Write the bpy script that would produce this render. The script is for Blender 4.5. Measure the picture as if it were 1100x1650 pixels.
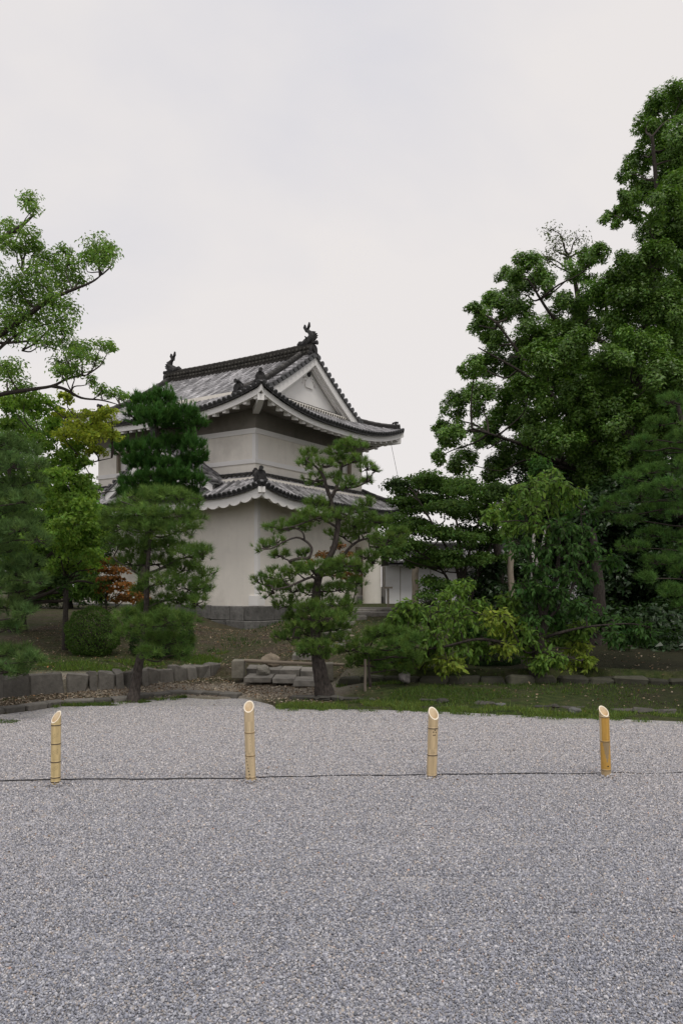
import bpy, math, random
import numpy as np
from mathutils import Vector, Matrix
for o in list(bpy.data.objects): bpy.data.objects.remove(o)
scene = bpy.context.scene
COL = scene.collection
rng = np.random.default_rng(7)
random.seed(7)
R = math.radians

# ---------------------------------------------------------------- camera
F, CX, HY, EYE = 1283.0, 550.0, 945.0, 1.6
cam = bpy.data.cameras.new('camera'); co = bpy.data.objects.new('camera', cam); COL.objects.link(co)
co.location = (0, 0, EYE); co.rotation_euler = (R(90), 0, 0)
cam.sensor_fit = 'VERTICAL'; cam.sensor_height = 36.0; cam.sensor_width = 24.0
cam.lens = F / 1650.0 * 36.0; cam.shift_y = (HY - 825.0) / 1650.0
cam.clip_start = 0.05; cam.clip_end = 3000
scene.camera = co

# ---------------------------------------------------------------- world and sun: bright overcast
SUN_EL, SUN_AZ = R(62), R(160)          # azimuth clockwise from +Y: behind the camera
w = bpy.data.worlds.new('World'); scene.world = w; w.use_nodes = True
nt = w.node_tree; nt.nodes.clear()
out = nt.nodes.new('ShaderNodeOutputWorld'); bg = nt.nodes.new('ShaderNodeBackground')
sky = nt.nodes.new('ShaderNodeTexSky'); sky.sky_type = 'NISHITA'; sky.sun_disc = False
sky.sun_elevation = SUN_EL; sky.sun_rotation = SUN_AZ
tc = nt.nodes.new('ShaderNodeTexCoord'); mp = nt.nodes.new('ShaderNodeMapping')
mp.inputs['Scale'].default_value = (1.0, 1.0, 2.2)
nz = nt.nodes.new('ShaderNodeTexNoise'); nz.inputs['Scale'].default_value = 1.25
nz.inputs['Detail'].default_value = 6; nz.inputs['Roughness'].default_value = 0.5
nz.inputs['Distortion'].default_value = 0.25
rp = nt.nodes.new('ShaderNodeValToRGB')
rp.color_ramp.elements[0].position = 0.40; rp.color_ramp.elements[0].color = (0.735, 0.725, 0.765, 1)
rp.color_ramp.elements[1].position = 0.57; rp.color_ramp.elements[1].color = (0.85, 0.812, 0.798, 1)
sc10 = nt.nodes.new('ShaderNodeVectorMath'); sc10.operation = 'SCALE'; sc10.inputs['Scale'].default_value = 10.0
mx = nt.nodes.new('ShaderNodeMix'); mx.data_type = 'RGBA'; mx.inputs[0].default_value = 0.965
nt.links.new(tc.outputs['Generated'], mp.inputs[0]); nt.links.new(mp.outputs[0], nz.inputs['Vector'])
nt.links.new(nz.outputs['Fac'], rp.inputs[0]); nt.links.new(rp.outputs[0], sc10.inputs[0])
nt.links.new(sky.outputs[0], mx.inputs[6]); nt.links.new(sc10.outputs[0], mx.inputs[7])
nt.links.new(mx.outputs[2], bg.inputs[0]); bg.inputs[1].default_value = 0.1
nt.links.new(bg.outputs[0], out.inputs[0])
sun = bpy.data.lights.new('sun', 'SUN'); so = bpy.data.objects.new('sun', sun); COL.objects.link(so)
sun.energy = 1.45; sun.angle = R(18); sun.color = (1.0, 0.96, 0.9)
sd = Vector((math.sin(SUN_AZ) * math.cos(SUN_EL), math.cos(SUN_AZ) * math.cos(SUN_EL), math.sin(SUN_EL)))
so.rotation_euler = sd.to_track_quat('Z', 'Y').to_euler(); so.location = (0, -10, 30)
vs = scene.view_settings; vs.view_transform = 'Standard'; vs.look = 'None'; vs.exposure = 0.0; vs.gamma = 1.0
vs.use_curve_mapping = False
scene.render.engine = 'CYCLES'
scene.cycles.max_bounces = 6; scene.cycles.transparent_max_bounces = 4

# ---------------------------------------------------------------- helpers
def at(px, py, Y):
    return np.array([(px - CX) / F * Y, Y, EYE - (py - HY) / F * Y])
def gnd(px, py, z=0.0):
    Y = (EYE - z) * F / (py - HY)
    return np.array([(px - CX) / F * Y, Y, z])
def nrm(v):
    v = np.asarray(v, float); return v / np.maximum(np.linalg.norm(v, axis=-1, keepdims=True), 1e-9)
def sstep(t): t = np.clip(t, 0, 1); return t * t * (3 - 2 * t)

class MB:
    """collects vertices and faces, then links them as one mesh object"""
    def __init__(s): s.v = []; s.f = []; s.c = []; s.m = []; s.n = 0; s.s = []
    def add(s, V, faces, col=None, mat=0, smooth=False):
        V = np.asarray(V, float).reshape(-1, 3)
        if isinstance(faces, np.ndarray): faces = [faces]
        for fa in faces:
            fa = np.asarray(fa, np.int64)
            s.f.append(fa + s.n); m = len(fa)
            if col is None: cc = np.ones((m, 4)) * 0.5
            else:
                cc = np.ones((m, 4)); cc[:, :3] = np.asarray(col)
            s.c.append(cc); s.m.append(np.full(m, mat)); s.s.append(np.full(m, smooth))
        s.v.append(V); s.n += len(V)
    def box(s, x0, x1, y0, y1, z0, z1, col=None, mat=0):
        V = [(x, y, z) for x in (x0, x1) for y in (y0, y1) for z in (z0, z1)]
        s.add(V, np.array([(0, 1, 3, 2), (4, 6, 7, 5), (0, 4, 5, 1), (2, 3, 7, 6), (0, 2, 6, 4), (1, 5, 7, 3)]), col, mat)
    def grid(s, P, col=None, mat=0, smooth=False, closed=False):
        """P (n,m,3) sheet of points"""
        n, m = P.shape[:2]
        i = np.arange(n - 1)[:, None]; j = np.arange(m if closed else m - 1)[None, :]
        j2 = (j + 1) % m
        fa = np.stack([i * m + j, i * m + j2, (i + 1) * m + j2, (i + 1) * m + j], -1).reshape(-1, 4)
        s.add(P.reshape(-1, 3), fa, col, mat, smooth)
    def tube(s, P, r, sides=8, col=None, mat=0, caps=True, smooth=True, wob=0.0):
        P = np.asarray(P, float); n = len(P); r = np.atleast_1d(np.asarray(r, float)); r = np.interp(np.linspace(0, 1, n), np.linspace(0, 1, len(r)), r) if len(r) > 1 else np.full(n, r[0])
        T = nrm(np.gradient(P, axis=0))
        ref = np.array([0.0, 0, 1]) if abs(T[0][2]) < 0.9 else np.array([1.0, 0, 0])
        A = np.zeros((n, 3)); a = nrm(np.cross(T[0], ref))
        for k in range(n):
            a = nrm(a - T[k] * np.dot(a, T[k])); A[k] = a
        B = np.cross(T, A)
        th = np.linspace(0, 2 * np.pi, sides, endpoint=False)
        rr = r[:, None] * np.ones((1, sides))
        if wob: rr = rr * (1 + wob * rng.uniform(-1, 1, (n, sides)))
        G = P[:, None] + rr[..., None] * (np.cos(th)[None, :, None] * A[:, None] + np.sin(th)[None, :, None] * B[:, None])
        s.grid(G, col, mat, smooth, closed=True)
        if caps:
            s.add(G[0], np.arange(sides)[None, ::-1], col, mat); s.add(G[-1], np.arange(sides)[None, :], col, mat)
    def prism(s, poly, y0, y1, col=None, mat=0, axes=(0, 2, 1)):
        """outline poly (n,2) extruded from y0 to y1 along the third axis"""
        p = np.asarray(poly, float); n = len(p); V = np.zeros((2 * n, 3))
        for e, y in enumerate((y0, y1)):
            V[e * n:(e + 1) * n, axes[0]] = p[:, 0]; V[e * n:(e + 1) * n, axes[1]] = p[:, 1]; V[e * n:(e + 1) * n, axes[2]] = y
        i = np.arange(n); j = (i + 1) % n
        s.add(V, [np.stack([i, j, j + n, i + n], 1), i[None, ::-1], (i + n)[None, :]], col, mat)
    def mesh(s, name, mats):
        V = np.concatenate(s.v); me = bpy.data.meshes.new(name)
        me.vertices.add(len(V)); me.vertices.foreach_set('co', V.astype(np.float32).ravel())
        loops = np.concatenate([f.ravel() for f in s.f]); tot = np.concatenate([np.full(len(f), f.shape[1]) for f in s.f])
        me.loops.add(len(loops)); me.loops.foreach_set('vertex_index', loops.astype(np.int32))
        st = np.concatenate([[0], np.cumsum(tot)[:-1]])
        me.polygons.add(len(tot)); me.polygons.foreach_set('loop_start', st.astype(np.int32))
        me.polygons.foreach_set('loop_total', tot.astype(np.int32))
        me.polygons.foreach_set('material_index', np.concatenate(s.m).astype(np.int32))
        me.polygons.foreach_set('use_smooth', np.concatenate(s.s).astype(bool))
        at_ = me.attributes.new('col', 'FLOAT_COLOR', 'FACE')
        at_.data.foreach_set('color', np.concatenate(s.c).astype(np.float32).ravel())
        for m in (mats if isinstance(mats, (list, tuple)) else [mats]): me.materials.append(m)
        me.update(calc_edges=True); me.validate()
        return me
    def build(s, name, mats, parent=None, loc=None):
        if loc is not None:
            s.v = [v - np.asarray(loc) for v in s.v]
        o = bpy.data.objects.new(name, s.mesh(name, mats)); COL.objects.link(o)
        if parent is not None:
            o.parent = parent
        elif loc is not None: o.location = loc
        return o

def tag(o, label=None, cat=None, group=None, kind=None):
    if label: o['label'] = label
    if cat: o['category'] = cat
    if group: o['group'] = group
    if kind: o['kind'] = kind
    return o
def thing(name, label, cat, loc=(0, 0, 0), rz=0.0, group=None):
    o = bpy.data.objects.new(name, None); COL.objects.link(o); o.empty_display_size = 0.2
    o.location = loc; o.rotation_euler = (0, 0, rz)
    return tag(o, label, cat, group)

def spline(P, n=12):
    """Catmull-Rom through the points"""
    P = np.asarray(P, float)
    if len(P) < 3: return np.linspace(P[0], P[-1], n)
    Q = np.vstack([2 * P[0] - P[1], P, 2 * P[-1] - P[-2]]); o_ = []
    for i in range(1, len(Q) - 2):
        t = np.linspace(0, 1, max(3, n // (len(P) - 1) + 1), endpoint=False)[:, None]
        a, b, c, d = Q[i - 1], Q[i], Q[i + 1], Q[i + 2]
        o_.append(0.5 * (2 * b + (c - a) * t + (2 * a - 5 * b + 4 * c - d) * t ** 2 + (3 * b - a - 3 * c + d) * t ** 3))
    return np.vstack(o_ + [P[-1:]])

# ---------------------------------------------------------------- materials
def mat(name, base=(0.5, 0.5, 0.5), rough=0.8, attr=False, var=0.0, vscale=8.0, bump=0.0, bscale=40.0, spec=0.3,
        trans=0.0, stretch=None, dark=None, dscale=2.0, damt=0.5, detail=6.0, streak=None):
    m = bpy.data.materials.new(name); m.use_nodes = True; t = m.node_tree; n = t.nodes; l = t.links
    b = n['Principled BSDF']; b.inputs['Roughness'].default_value = rough
    b.inputs['Specular IOR Level'].default_value = spec
    tcn = n.new('ShaderNodeTexCoord'); vec = tcn.outputs['Object']
    if stretch:
        mpn = n.new('ShaderNodeMapping'); mpn.inputs['Scale'].default_value = stretch
        l.new(vec, mpn.inputs[0]); vec = mpn.outputs[0]
    if attr:
        a = n.new('ShaderNodeAttribute'); a.attribute_name = 'col'; c = a.outputs['Color']
    else:
        rgb = n.new('ShaderNodeRGB'); rgb.outputs[0].default_value = (*base, 1); c = rgb.outputs[0]
    if var:
        no = n.new('ShaderNodeTexNoise'); no.inputs['Scale'].default_value = vscale; no.inputs['Detail'].default_value = detail
        l.new(vec, no.inputs['Vector'])
        mr = n.new('ShaderNodeMapRange'); mr.inputs[1].default_value = 0.25; mr.inputs[2].default_value = 0.75
        mr.inputs[3].default_value = 1 - var; mr.inputs[4].default_value = 1 + var; l.new(no.outputs['Fac'], mr.inputs[0])
        sm = n.new('ShaderNodeVectorMath'); sm.operation = 'SCALE'; l.new(c, sm.inputs[0]); l.new(mr.outputs[0], sm.inputs['Scale'])
        c = sm.outputs[0]
    if dark is not None:      # blotches of a second colour: stains, moss, lichen
        no = n.new('ShaderNodeTexNoise'); no.inputs['Scale'].default_value = dscale; no.inputs['Detail'].default_value = 8
        no.inputs['Roughness'].default_value = 0.65; l.new(vec, no.inputs['Vector'])
        mr = n.new('ShaderNodeMapRange'); mr.inputs[1].default_value = 0.5; mr.inputs[2].default_value = 0.68
        mr.inputs[3].default_value = 0; mr.inputs[4].default_value = damt; l.new(no.outputs['Fac'], mr.inputs[0])
        mi = n.new('ShaderNodeMix'); mi.data_type = 'RGBA'; l.new(mr.outputs[0], mi.inputs[0]); l.new(c, mi.inputs[6])
        mi.inputs[7].default_value = (*dark, 1); c = mi.outputs[2]
    if streak is not None:    # rain streaks running down a wall
        mpn = n.new('ShaderNodeMapping'); mpn.inputs['Scale'].default_value = (3.5, 3.5, 0.6); l.new(tcn.outputs['Object'], mpn.inputs[0])
        no = n.new('ShaderNodeTexNoise'); no.inputs['Scale'].default_value = 1.6; no.inputs['Detail'].default_value = 7; no.inputs['Roughness'].default_value = 0.6; l.new(mpn.outputs[0], no.inputs['Vector'])
        mr = n.new('ShaderNodeMapRange'); mr.inputs[1].default_value = 0.52; mr.inputs[2].default_value = 0.75; mr.inputs[3].default_value = 0; mr.inputs[4].default_value = 0.11; l.new(no.outputs['Fac'], mr.inputs[0])
        mi = n.new('ShaderNodeMix'); mi.data_type = 'RGBA'; l.new(mr.outputs[0], mi.inputs[0]); l.new(c, mi.inputs[6]); mi.inputs[7].default_value = (*streak, 1); c = mi.outputs[2]
    l.new(c, b.inputs['Base Color'])
    if bump:
        no = n.new('ShaderNodeTexNoise'); no.inputs['Scale'].default_value = bscale; no.inputs['Detail'].default_value = 8
        l.new(vec, no.inputs['Vector'])
        bu = n.new('ShaderNodeBump'); bu.inputs['Strength'].default_value = bump; bu.inputs['Distance'].default_value = 0.02
        l.new(no.outputs['Fac'], bu.inputs['Height']); l.new(bu.outputs[0], b.inputs['Normal'])
    if trans:
        tr = n.new('ShaderNodeBsdfTranslucent'); ms = n.new('ShaderNodeMixShader'); ms.inputs[0].default_value = trans
        br = n.new('ShaderNodeVectorMath'); br.operation = 'MULTIPLY'; br.inputs[1].default_value = (1.25, 1.35, 0.7)
        l.new(c, br.inputs[0]); l.new(br.outputs[0], tr.inputs[0])
        l.new(b.outputs[0], ms.inputs[1]); l.new(tr.outputs[0], ms.inputs[2])
        l.new(ms.outputs[0], n['Material Output'].inputs[0])
    return m

M = {
    'plaster': mat('plaster', (0.83, 0.785, 0.71), 0.9, var=0.05, vscale=1.5, dark=(0.50, 0.46, 0.41), dscale=0.8, damt=0.45, bump=0.12, bscale=5, streak=(0.42, 0.385, 0.34)),
    'soffit': mat('soffit_shadowed', (0.17, 0.155, 0.135), 0.9, var=0.25, vscale=3, bump=0.1),  # plaster soffit with the deep eave shadow put into its base colour
    'ridge': mat('ridge_tile', attr=True, rough=0.75, spec=0.25, var=0.4, vscale=9, bump=0.2, bscale=25),
    'trim': mat('white_trim', (0.83, 0.81, 0.785), 0.85, var=0.03, vscale=2, bump=0.04),
    'tile': mat('roof_tile', attr=True, rough=0.42, spec=0.5, var=0.35, vscale=7, bump=0.1, bscale=25),
    'darktile': mat('dark_tile', (0.026, 0.025, 0.025), 0.65, var=0.4, vscale=10, spec=0.3, dark=(0.10, 0.10, 0.095), dscale=5, damt=0.35),
    'stone': mat('stone', attr=True, rough=0.9, var=0.35, vscale=7, bump=0.6, bscale=18, dark=(0.035, 0.035, 0.03), dscale=4, damt=0.6),
    'wood': mat('grey_wood', (0.16, 0.135, 0.11), 0.85, var=0.35, vscale=9, stretch=(8, 8, 0.7), bump=0.3),
    'jamb': mat('jamb_wood', (0.26, 0.22, 0.17), 0.85, var=0.3, vscale=6, stretch=(6, 6, 0.8), bump=0.2),
    'black': mat('black_rubber', (0.012, 0.012, 0.013), 0.55),
    'bark': mat('bark', (0.040, 0.033, 0.028), 0.95, var=0.6, vscale=16, stretch=(2.5, 2.5, 0.6), bump=1.0, bscale=30),
    'pinebark': mat('pine_bark', (0.060, 0.050, 0.044), 0.95, var=0.65, vscale=24, stretch=(1.5, 1.5, 0.6), bump=1.0, bscale=30),
    'palebark': mat('pale_bark', (0.36, 0.34, 0.31), 0.9, var=0.3, vscale=14, bump=0.3),
    'twig': mat('twig', (0.045, 0.036, 0.030), 0.9),
    'paletwig': mat('pale_twig', (0.24, 0.20, 0.155), 0.9),
    'leaf': mat('leaf', attr=True, rough=0.55, spec=0.18, trans=0.42),
    'glossleaf': mat('glossy_leaf', attr=True, rough=0.38, spec=0.35, trans=0.3),
    'needle': mat('needle', attr=True, rough=0.65, spec=0.08, trans=0.25),
    'bamboo': mat('bamboo', attr=True, rough=0.42, spec=0.4, var=0.14, vscale=16, stretch=(10, 10, 0.7), bump=0.05),
    'cutbamboo': mat('cut_bamboo', (0.80, 0.66, 0.46), 0.7, var=0.08, vscale=60),
    'pebble': mat('pebble', attr=True, rough=0.55, spec=0.5),
    'litter': mat('litter', attr=True, rough=0.9, spec=0.1),
}
# ---------------------------------------------------------------- terrain
def pl(pts, z):
    a = np.array([gnd(p[0], p[1], z) for p in pts]); return a[:, 0], a[:, 1]
EDGE = pl([(-700, 1205), (-300, 1180), (0, 1151), (100, 1137), (206, 1131), (295, 1124), (345, 1127), (385, 1124), (430, 1133), (447, 1141),
           (560, 1143), (700, 1146), (900, 1156), (1100, 1163), (1400, 1182), (1900, 1215)], 0.0)
RET = pl([(-700, 1160), (-300, 1140), (0, 1123), (100, 1115), (200, 1109), (300, 1094), (345, 1086), (395, 1102), (510, 1102), (560, 1104),
          (700, 1104), (900, 1106), (1100, 1108), (1400, 1115), (1900, 1135)], 0.08)
def edgeY(x): return np.interp(x, *EDGE)
def retY(x): return np.interp(x, *RET)
KT = 0.923
TX, TY = -2.736 * KT, 26.0 * KT
def rough2(x, y):
    return (np.sin(x * 1.9 + 1.3 * np.sin(y * 1.1)) * np.sin(y * 1.6 + 0.7) * 0.5 + np.sin(x * 4.7 + y * 2.1) * np.sin(y * 4.1 - x) * 0.25
            + np.sin(x * 9.3 - y * 5) * np.sin(y * 8.2 + x * 3) * 0.12)
def height(x, y):
    x = np.asarray(x, float); y = np.asarray(y, float)
    e = edgeY(x); r = retY(x)
    right = sstep((x + 0.1) / 0.6)
    flat = 0.015 + (0.05 + 0.06 * right) * sstep((y - e) / np.maximum(r - e, 0.3)) + right * 0.05 * np.sin(np.pi * np.clip((y - e) / np.maximum(r - e, 0.3), 0, 1))
    gap = sstep((x + 2.0) / 0.25) * (1 - sstep((x + 0.15) / 0.25))     # the opening with the steps
    jump = 0.2 * (1 - gap) * sstep((y - r) / 0.14) + 0.2 * gap * sstep((y - r) / 1.6)
    rise = 0.66 * sstep((y - r - 0.2) / np.maximum(20.5 - r, 3)) * (y > r)
    hol = -0.66 * np.exp(-(((x - TX) / np.where(x > TX, 1.25, 2.1)) ** 2 + ((y - TY - 0.3) / np.where(y < TY + .3, 6.5, 3.0)) ** 2))
    h = flat + jump + rise + hol * (y > r)
    h = h + 0.03 * rough2(x, y) * sstep((y - e - 0.2) / 1.0)
    inside = sstep((e + 0.05 - y) / 0.12)
    h = h * (1 - inside) - 0.07 * inside
    far = sstep((y - 60) / 60)
    return h * (1 - far) + 0.3 * far

def ground_material():
    m = bpy.data.materials.new('soil_and_moss'); m.use_nodes = True; t = m.node_tree; n = t.nodes; l = t.links
    b = n['Principled BSDF']; b.inputs['Roughness'].default_value = 0.95; b.inputs['Specular IOR Level'].default_value = 0.15
    tcn = n.new('ShaderNodeTexCoord'); a = n.new('ShaderNodeAttribute'); a.attribute_name = 'moss'
    def noise(s, d=8, ro=0.6):
        k = n.new('ShaderNodeTexNoise'); k.inputs['Scale'].default_value = s; k.inputs['Detail'].default_value = d; k.inputs['Roughness'].default_value = ro
        l.new(tcn.outputs['Object'], k.inputs['Vector']); return k.outputs['Fac']
    def ramp(f, els):
        k = n.new('ShaderNodeValToRGB'); e = k.color_ramp.elements
        while len(e) < len(els): e.new(0.5)
        for q, (p, c) in zip(e, els): q.position = p; q.color = (*c, 1)
        l.new(f, k.inputs[0]); return k.outputs[0]
    soil = ramp(noise(14), [(0.3, (0.036, 0.027, 0.018)), (0.5, (0.078, 0.060, 0.043)), (0.7, (0.14, 0.115, 0.088))])
    moss = ramp(noise(9), [(0.3, (0.022, 0.032, 0.010)), (0.5, (0.045, 0.066, 0.018)), (0.72, (0.085, 0.095, 0.030))])
    ad = n.new('ShaderNodeMath'); ad.operation = 'ADD'; l.new(a.outputs['Fac'], ad.inputs[0])
    mr = n.new('ShaderNodeMapRange'); mr.inputs[1].default_value = 0.3; mr.inputs[2].default_value = 0.7
    mr.inputs[3].default_value = -0.5; mr.inputs[4].default_value = 0.5; l.new(noise(1.7), mr.inputs[0]); l.new(mr.outputs[0], ad.inputs[1])
    cl = n.new('ShaderNodeClamp'); l.new(ad.outputs[0], cl.inputs[0])
    mi = n.new('ShaderNodeMix'); mi.data_type = 'RGBA'; l.new(cl.outputs[0], mi.inputs[0]); l.new(soil, mi.inputs[6]); l.new(moss, mi.inputs[7])
    pa = n.new('ShaderNodeAttribute'); pa.attribute_name = 'path'
    grit = ramp(noise(60, 6, .75), [(0.3, (0.16, 0.135, 0.11)), (0.5, (0.32, 0.28, 0.23)), (0.7, (0.46, 0.42, 0.37))])
    m2 = n.new('ShaderNodeMix'); m2.data_type = 'RGBA'; l.new(pa.outputs['Fac'], m2.inputs[0]); l.new(mi.outputs[2], m2.inputs[6]); l.new(grit, m2.inputs[7])
    tsh = n.new('ShaderNodeAttribute'); tsh.attribute_name = 'tree_shade'
    m3 = n.new('ShaderNodeMix'); m3.data_type = 'RGBA'; l.new(tsh.outputs['Fac'], m3.inputs[0]); l.new(m2.outputs[2], m3.inputs[6])
    m3.inputs[7].default_value = (0.026, 0.024, 0.014, 1)  # dark colour painted on the ground in place of shade under the trees
    l.new(m3.outputs[2], b.inputs['Base Color'])
    bu = n.new('ShaderNodeBump'); bu.inputs['Strength'].default_value = 0.9; bu.inputs['Distance'].default_value = 0.05
    l.new(noise(40), bu.inputs['Height']); l.new(bu.outputs[0], b.inputs['Normal'])
    return m
def moss_amount(x, y):
    e = edgeY(x); r = retY(x)
    right = sstep((x + 0.3) / 0.8)
    left = (1 - sstep((x + 2.6) / 0.8)) * sstep((y - r) / 0.3) * (1 - sstep((y - r - 2.2) / 1.5))
    return np.clip(0.36 + 0.52 * right * (1 - 0.35 * sstep((y - 14) / 6)) + 0.55 * left, 0, 1)
xs = np.concatenate([[-900, -400, -200, -100, -60, -40, -32], np.arange(-26, 26.01, 0.16), [32, 40, 60, 100, 200, 400, 900]])
ys = np.concatenate([[-300, -100, -40, -15, 0, 4, 7, 8.2], np.arange(8.6, 16, 0.09), np.arange(16, 36, 0.22), [37, 40, 46, 55, 70, 90, 120, 200, 400, 1000, 2200]])
XX, YY = np.meshgrid(xs, ys); g = MB(); g.grid(np.stack([XX, YY, height(XX, YY)], -1), smooth=True)
ground = tag(g.build('ground', ground_material()), kind='structure')
at_ = ground.data.attributes.new('moss', 'FLOAT', 'POINT')
at_.data.foreach_set('value', moss_amount(XX, YY).astype(np.float32).ravel())
dpath = np.minimum(np.hypot((XX + 1.15) / 1.5, (YY - 12.0) / 0.8), np.hypot((XX + 2.6) / 2.4, (YY - 12.0) / 0.65))
at_ = ground.data.attributes.new('path', 'FLOAT', 'POINT'); at_.data.foreach_set('value', (0.9 * (1 - sstep((dpath - .6) / .7))).astype(np.float32).ravel())
at_ = ground.data.attributes.new('tree_shade', 'FLOAT', 'POINT'); at_.data.foreach_set('value', (0.85 * sstep((XX - 1.6) / 1.2) * sstep((YY - retY(XX)) / .5) + .55 * sstep((XX - 2.4) / 2) * (YY < retY(XX)) * sstep((YY - edgeY(XX) - .3) / .5)).clip(0, 1).astype(np.float32).ravel())  # mask of the painted tree shade on the right bank and strip

# the gravel court: a sheet of packed grit, with loose stones lying on it
def court_material():
    m = bpy.data.materials.new('packed_grit'); m.use_nodes = True; t = m.node_tree; n = t.nodes; l = t.links
    b = n['Principled BSDF']; b.inputs['Roughness'].default_value = 0.85; b.inputs['Specular IOR Level'].default_value = 0.2
    tcn = n.new('ShaderNodeTexCoord')
    vo = n.new('ShaderNodeTexVoronoi'); vo.inputs['Scale'].default_value = 70; l.new(tcn.outputs['Object'], vo.inputs['Vector'])
    bw = n.new('ShaderNodeSeparateColor'); l.new(vo.outputs['Color'], bw.inputs[0])
    k = n.new('ShaderNodeValToRGB'); e = k.color_ramp.elements
    for i in range(3): e.new(0.5)
    for q, (p, c) in zip(e, [(0.0, (0.15, 0.15, 0.165)), (0.35, (0.28, 0.275, 0.29)), (0.6, (0.37, 0.355, 0.35)), (0.85, (0.5, 0.48, 0.46)), (1, (0.5, 0.42, 0.34))]):
        q.position = p; q.color = (*c, 1)
    l.new(bw.outputs[0], k.inputs[0]); l.new(k.outputs[0], b.inputs['Base Color'])
    bu = n.new('ShaderNodeBump'); bu.inputs['Strength'].default_value = 0.9; bu.inputs['Distance'].default_value = 0.008; bu.invert = True
    l.new(vo.outputs['Distance'], bu.inputs['Height']); l.new(bu.outputs[0], b.inputs['Normal'])
    return m
cx = np.concatenate([[-300, -100, -40, -20], np.linspace(-14, 14, 141), [20, 40, 100, 300]])
ct = np.concatenate([[0, 0.9], np.linspace(0.93, 1, 90)])
def court_z(x, y): return 0.007 * np.sin(y * 2.3 + 0.6 * np.sin(x * 0.7)) * np.sin(x * 0.5 + y * 0.9) + 0.003 * np.sin(x * 2.1 + y * 1.3)
ye = edgeY(cx)
CYY = -120 + (ye[None, :] + 120) * ct[:, None]; CXX = np.broadcast_to(cx[None, :], CYY.shape)
cz = court_z(CXX, CYY) * (np.abs(CXX) < 15); g = MB(); g.grid(np.stack([CXX, CYY, cz], -1), smooth=True)
tag(g.build('gravel_court', court_material()), kind='structure')

ICO = []
ph = (1 + 5 ** 0.5) / 2
ICO_V = nrm(np.array([(-1, ph, 0), (1, ph, 0), (-1, -ph, 0), (1, -ph, 0), (0, -1, ph), (0, 1, ph), (0, -1, -ph), (0, 1, -ph), (ph, 0, -1), (ph, 0, 1), (-ph, 0, -1), (-ph, 0, 1)]))
ICO_F = np.array([(0, 11, 5), (0, 5, 1), (0, 1, 7), (0, 7, 10), (0, 10, 11), (1, 5, 9), (5, 11, 4), (11, 10, 2), (10, 7, 6), (7, 1, 8),
                  (3, 9, 4), (3, 4, 2), (3, 2, 6), (3, 6, 8), (3, 8, 9), (4, 9, 5), (2, 4, 11), (6, 2, 10), (8, 6, 7), (9, 8, 1)])
def randrot(n):
    q = nrm(rng.normal(size=(n, 4))); a, b, c, d = q.T
    return np.stack([np.stack([1 - 2 * (c * c + d * d), 2 * (b * c - a * d), 2 * (b * d + a * c)], -1),
                     np.stack([2 * (b * c + a * d), 1 - 2 * (b * b + d * d), 2 * (c * d - a * b)], -1),
                     np.stack([2 * (b * d - a * c), 2 * (c * d + a * b), 1 - 2 * (b * b + c * c)], -1)], 1)
def stones(P, rad, col, flat=(1, 0.85, 0.62), jit=0.22):
    n = len(P); V = ICO_V[None] * (1 + jit * rng.uniform(-1, 1, (n, 12, 1))) * np.array(flat) * rad[:, None, None]
    V = np.einsum('nij,nkj->nki', randrot(n), V) + P[:, None]
    Fa = (ICO_F[None] + (np.arange(n) * 12)[:, None, None]).reshape(-1, 3)
    return V.reshape(-1, 3), Fa, np.repeat(col, 20, axis=0)
# tint painted darker near, paler and warmer far off, mimicking exposure falloff; noise varies it
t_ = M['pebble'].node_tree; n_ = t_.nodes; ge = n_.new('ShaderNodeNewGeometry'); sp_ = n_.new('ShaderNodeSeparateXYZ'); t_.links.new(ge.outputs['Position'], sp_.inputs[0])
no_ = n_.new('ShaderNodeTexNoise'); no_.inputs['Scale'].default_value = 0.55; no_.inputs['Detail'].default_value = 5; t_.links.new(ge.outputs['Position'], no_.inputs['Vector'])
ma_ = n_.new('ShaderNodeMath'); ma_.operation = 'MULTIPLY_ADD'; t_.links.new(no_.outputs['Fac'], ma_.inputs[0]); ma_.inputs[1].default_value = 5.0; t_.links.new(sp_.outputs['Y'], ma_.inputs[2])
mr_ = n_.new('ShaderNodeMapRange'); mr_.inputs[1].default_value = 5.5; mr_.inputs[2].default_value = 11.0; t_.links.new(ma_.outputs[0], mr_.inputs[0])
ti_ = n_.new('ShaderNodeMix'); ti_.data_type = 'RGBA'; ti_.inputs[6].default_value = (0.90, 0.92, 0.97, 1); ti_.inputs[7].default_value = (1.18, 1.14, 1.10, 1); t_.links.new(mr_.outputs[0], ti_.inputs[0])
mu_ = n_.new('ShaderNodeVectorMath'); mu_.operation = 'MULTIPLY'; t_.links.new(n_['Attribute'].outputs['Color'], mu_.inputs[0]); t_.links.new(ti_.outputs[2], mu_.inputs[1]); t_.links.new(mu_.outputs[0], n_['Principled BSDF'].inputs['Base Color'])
PEB = np.array([(0.20, 0.205, 0.235), (0.27, 0.27, 0.29), (0.36, 0.355, 0.36), (0.47, 0.45, 0.435), (0.42, 0.36, 0.30), (0.11, 0.115, 0.13), (0.60, 0.57, 0.54), (0.36, 0.20, 0.13)])
PEB = np.minimum(PEB * np.array((1.17, 1.17, 1.19)) * 0.90 + np.array((.07, .069, .068)), 0.8)
PEBW = np.array([0.25, 0.28, 0.19, 0.09, 0.05, 0.12, 0.018, 0.002])
pcoll = bpy.data.collections.new('gravel_patches')
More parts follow.
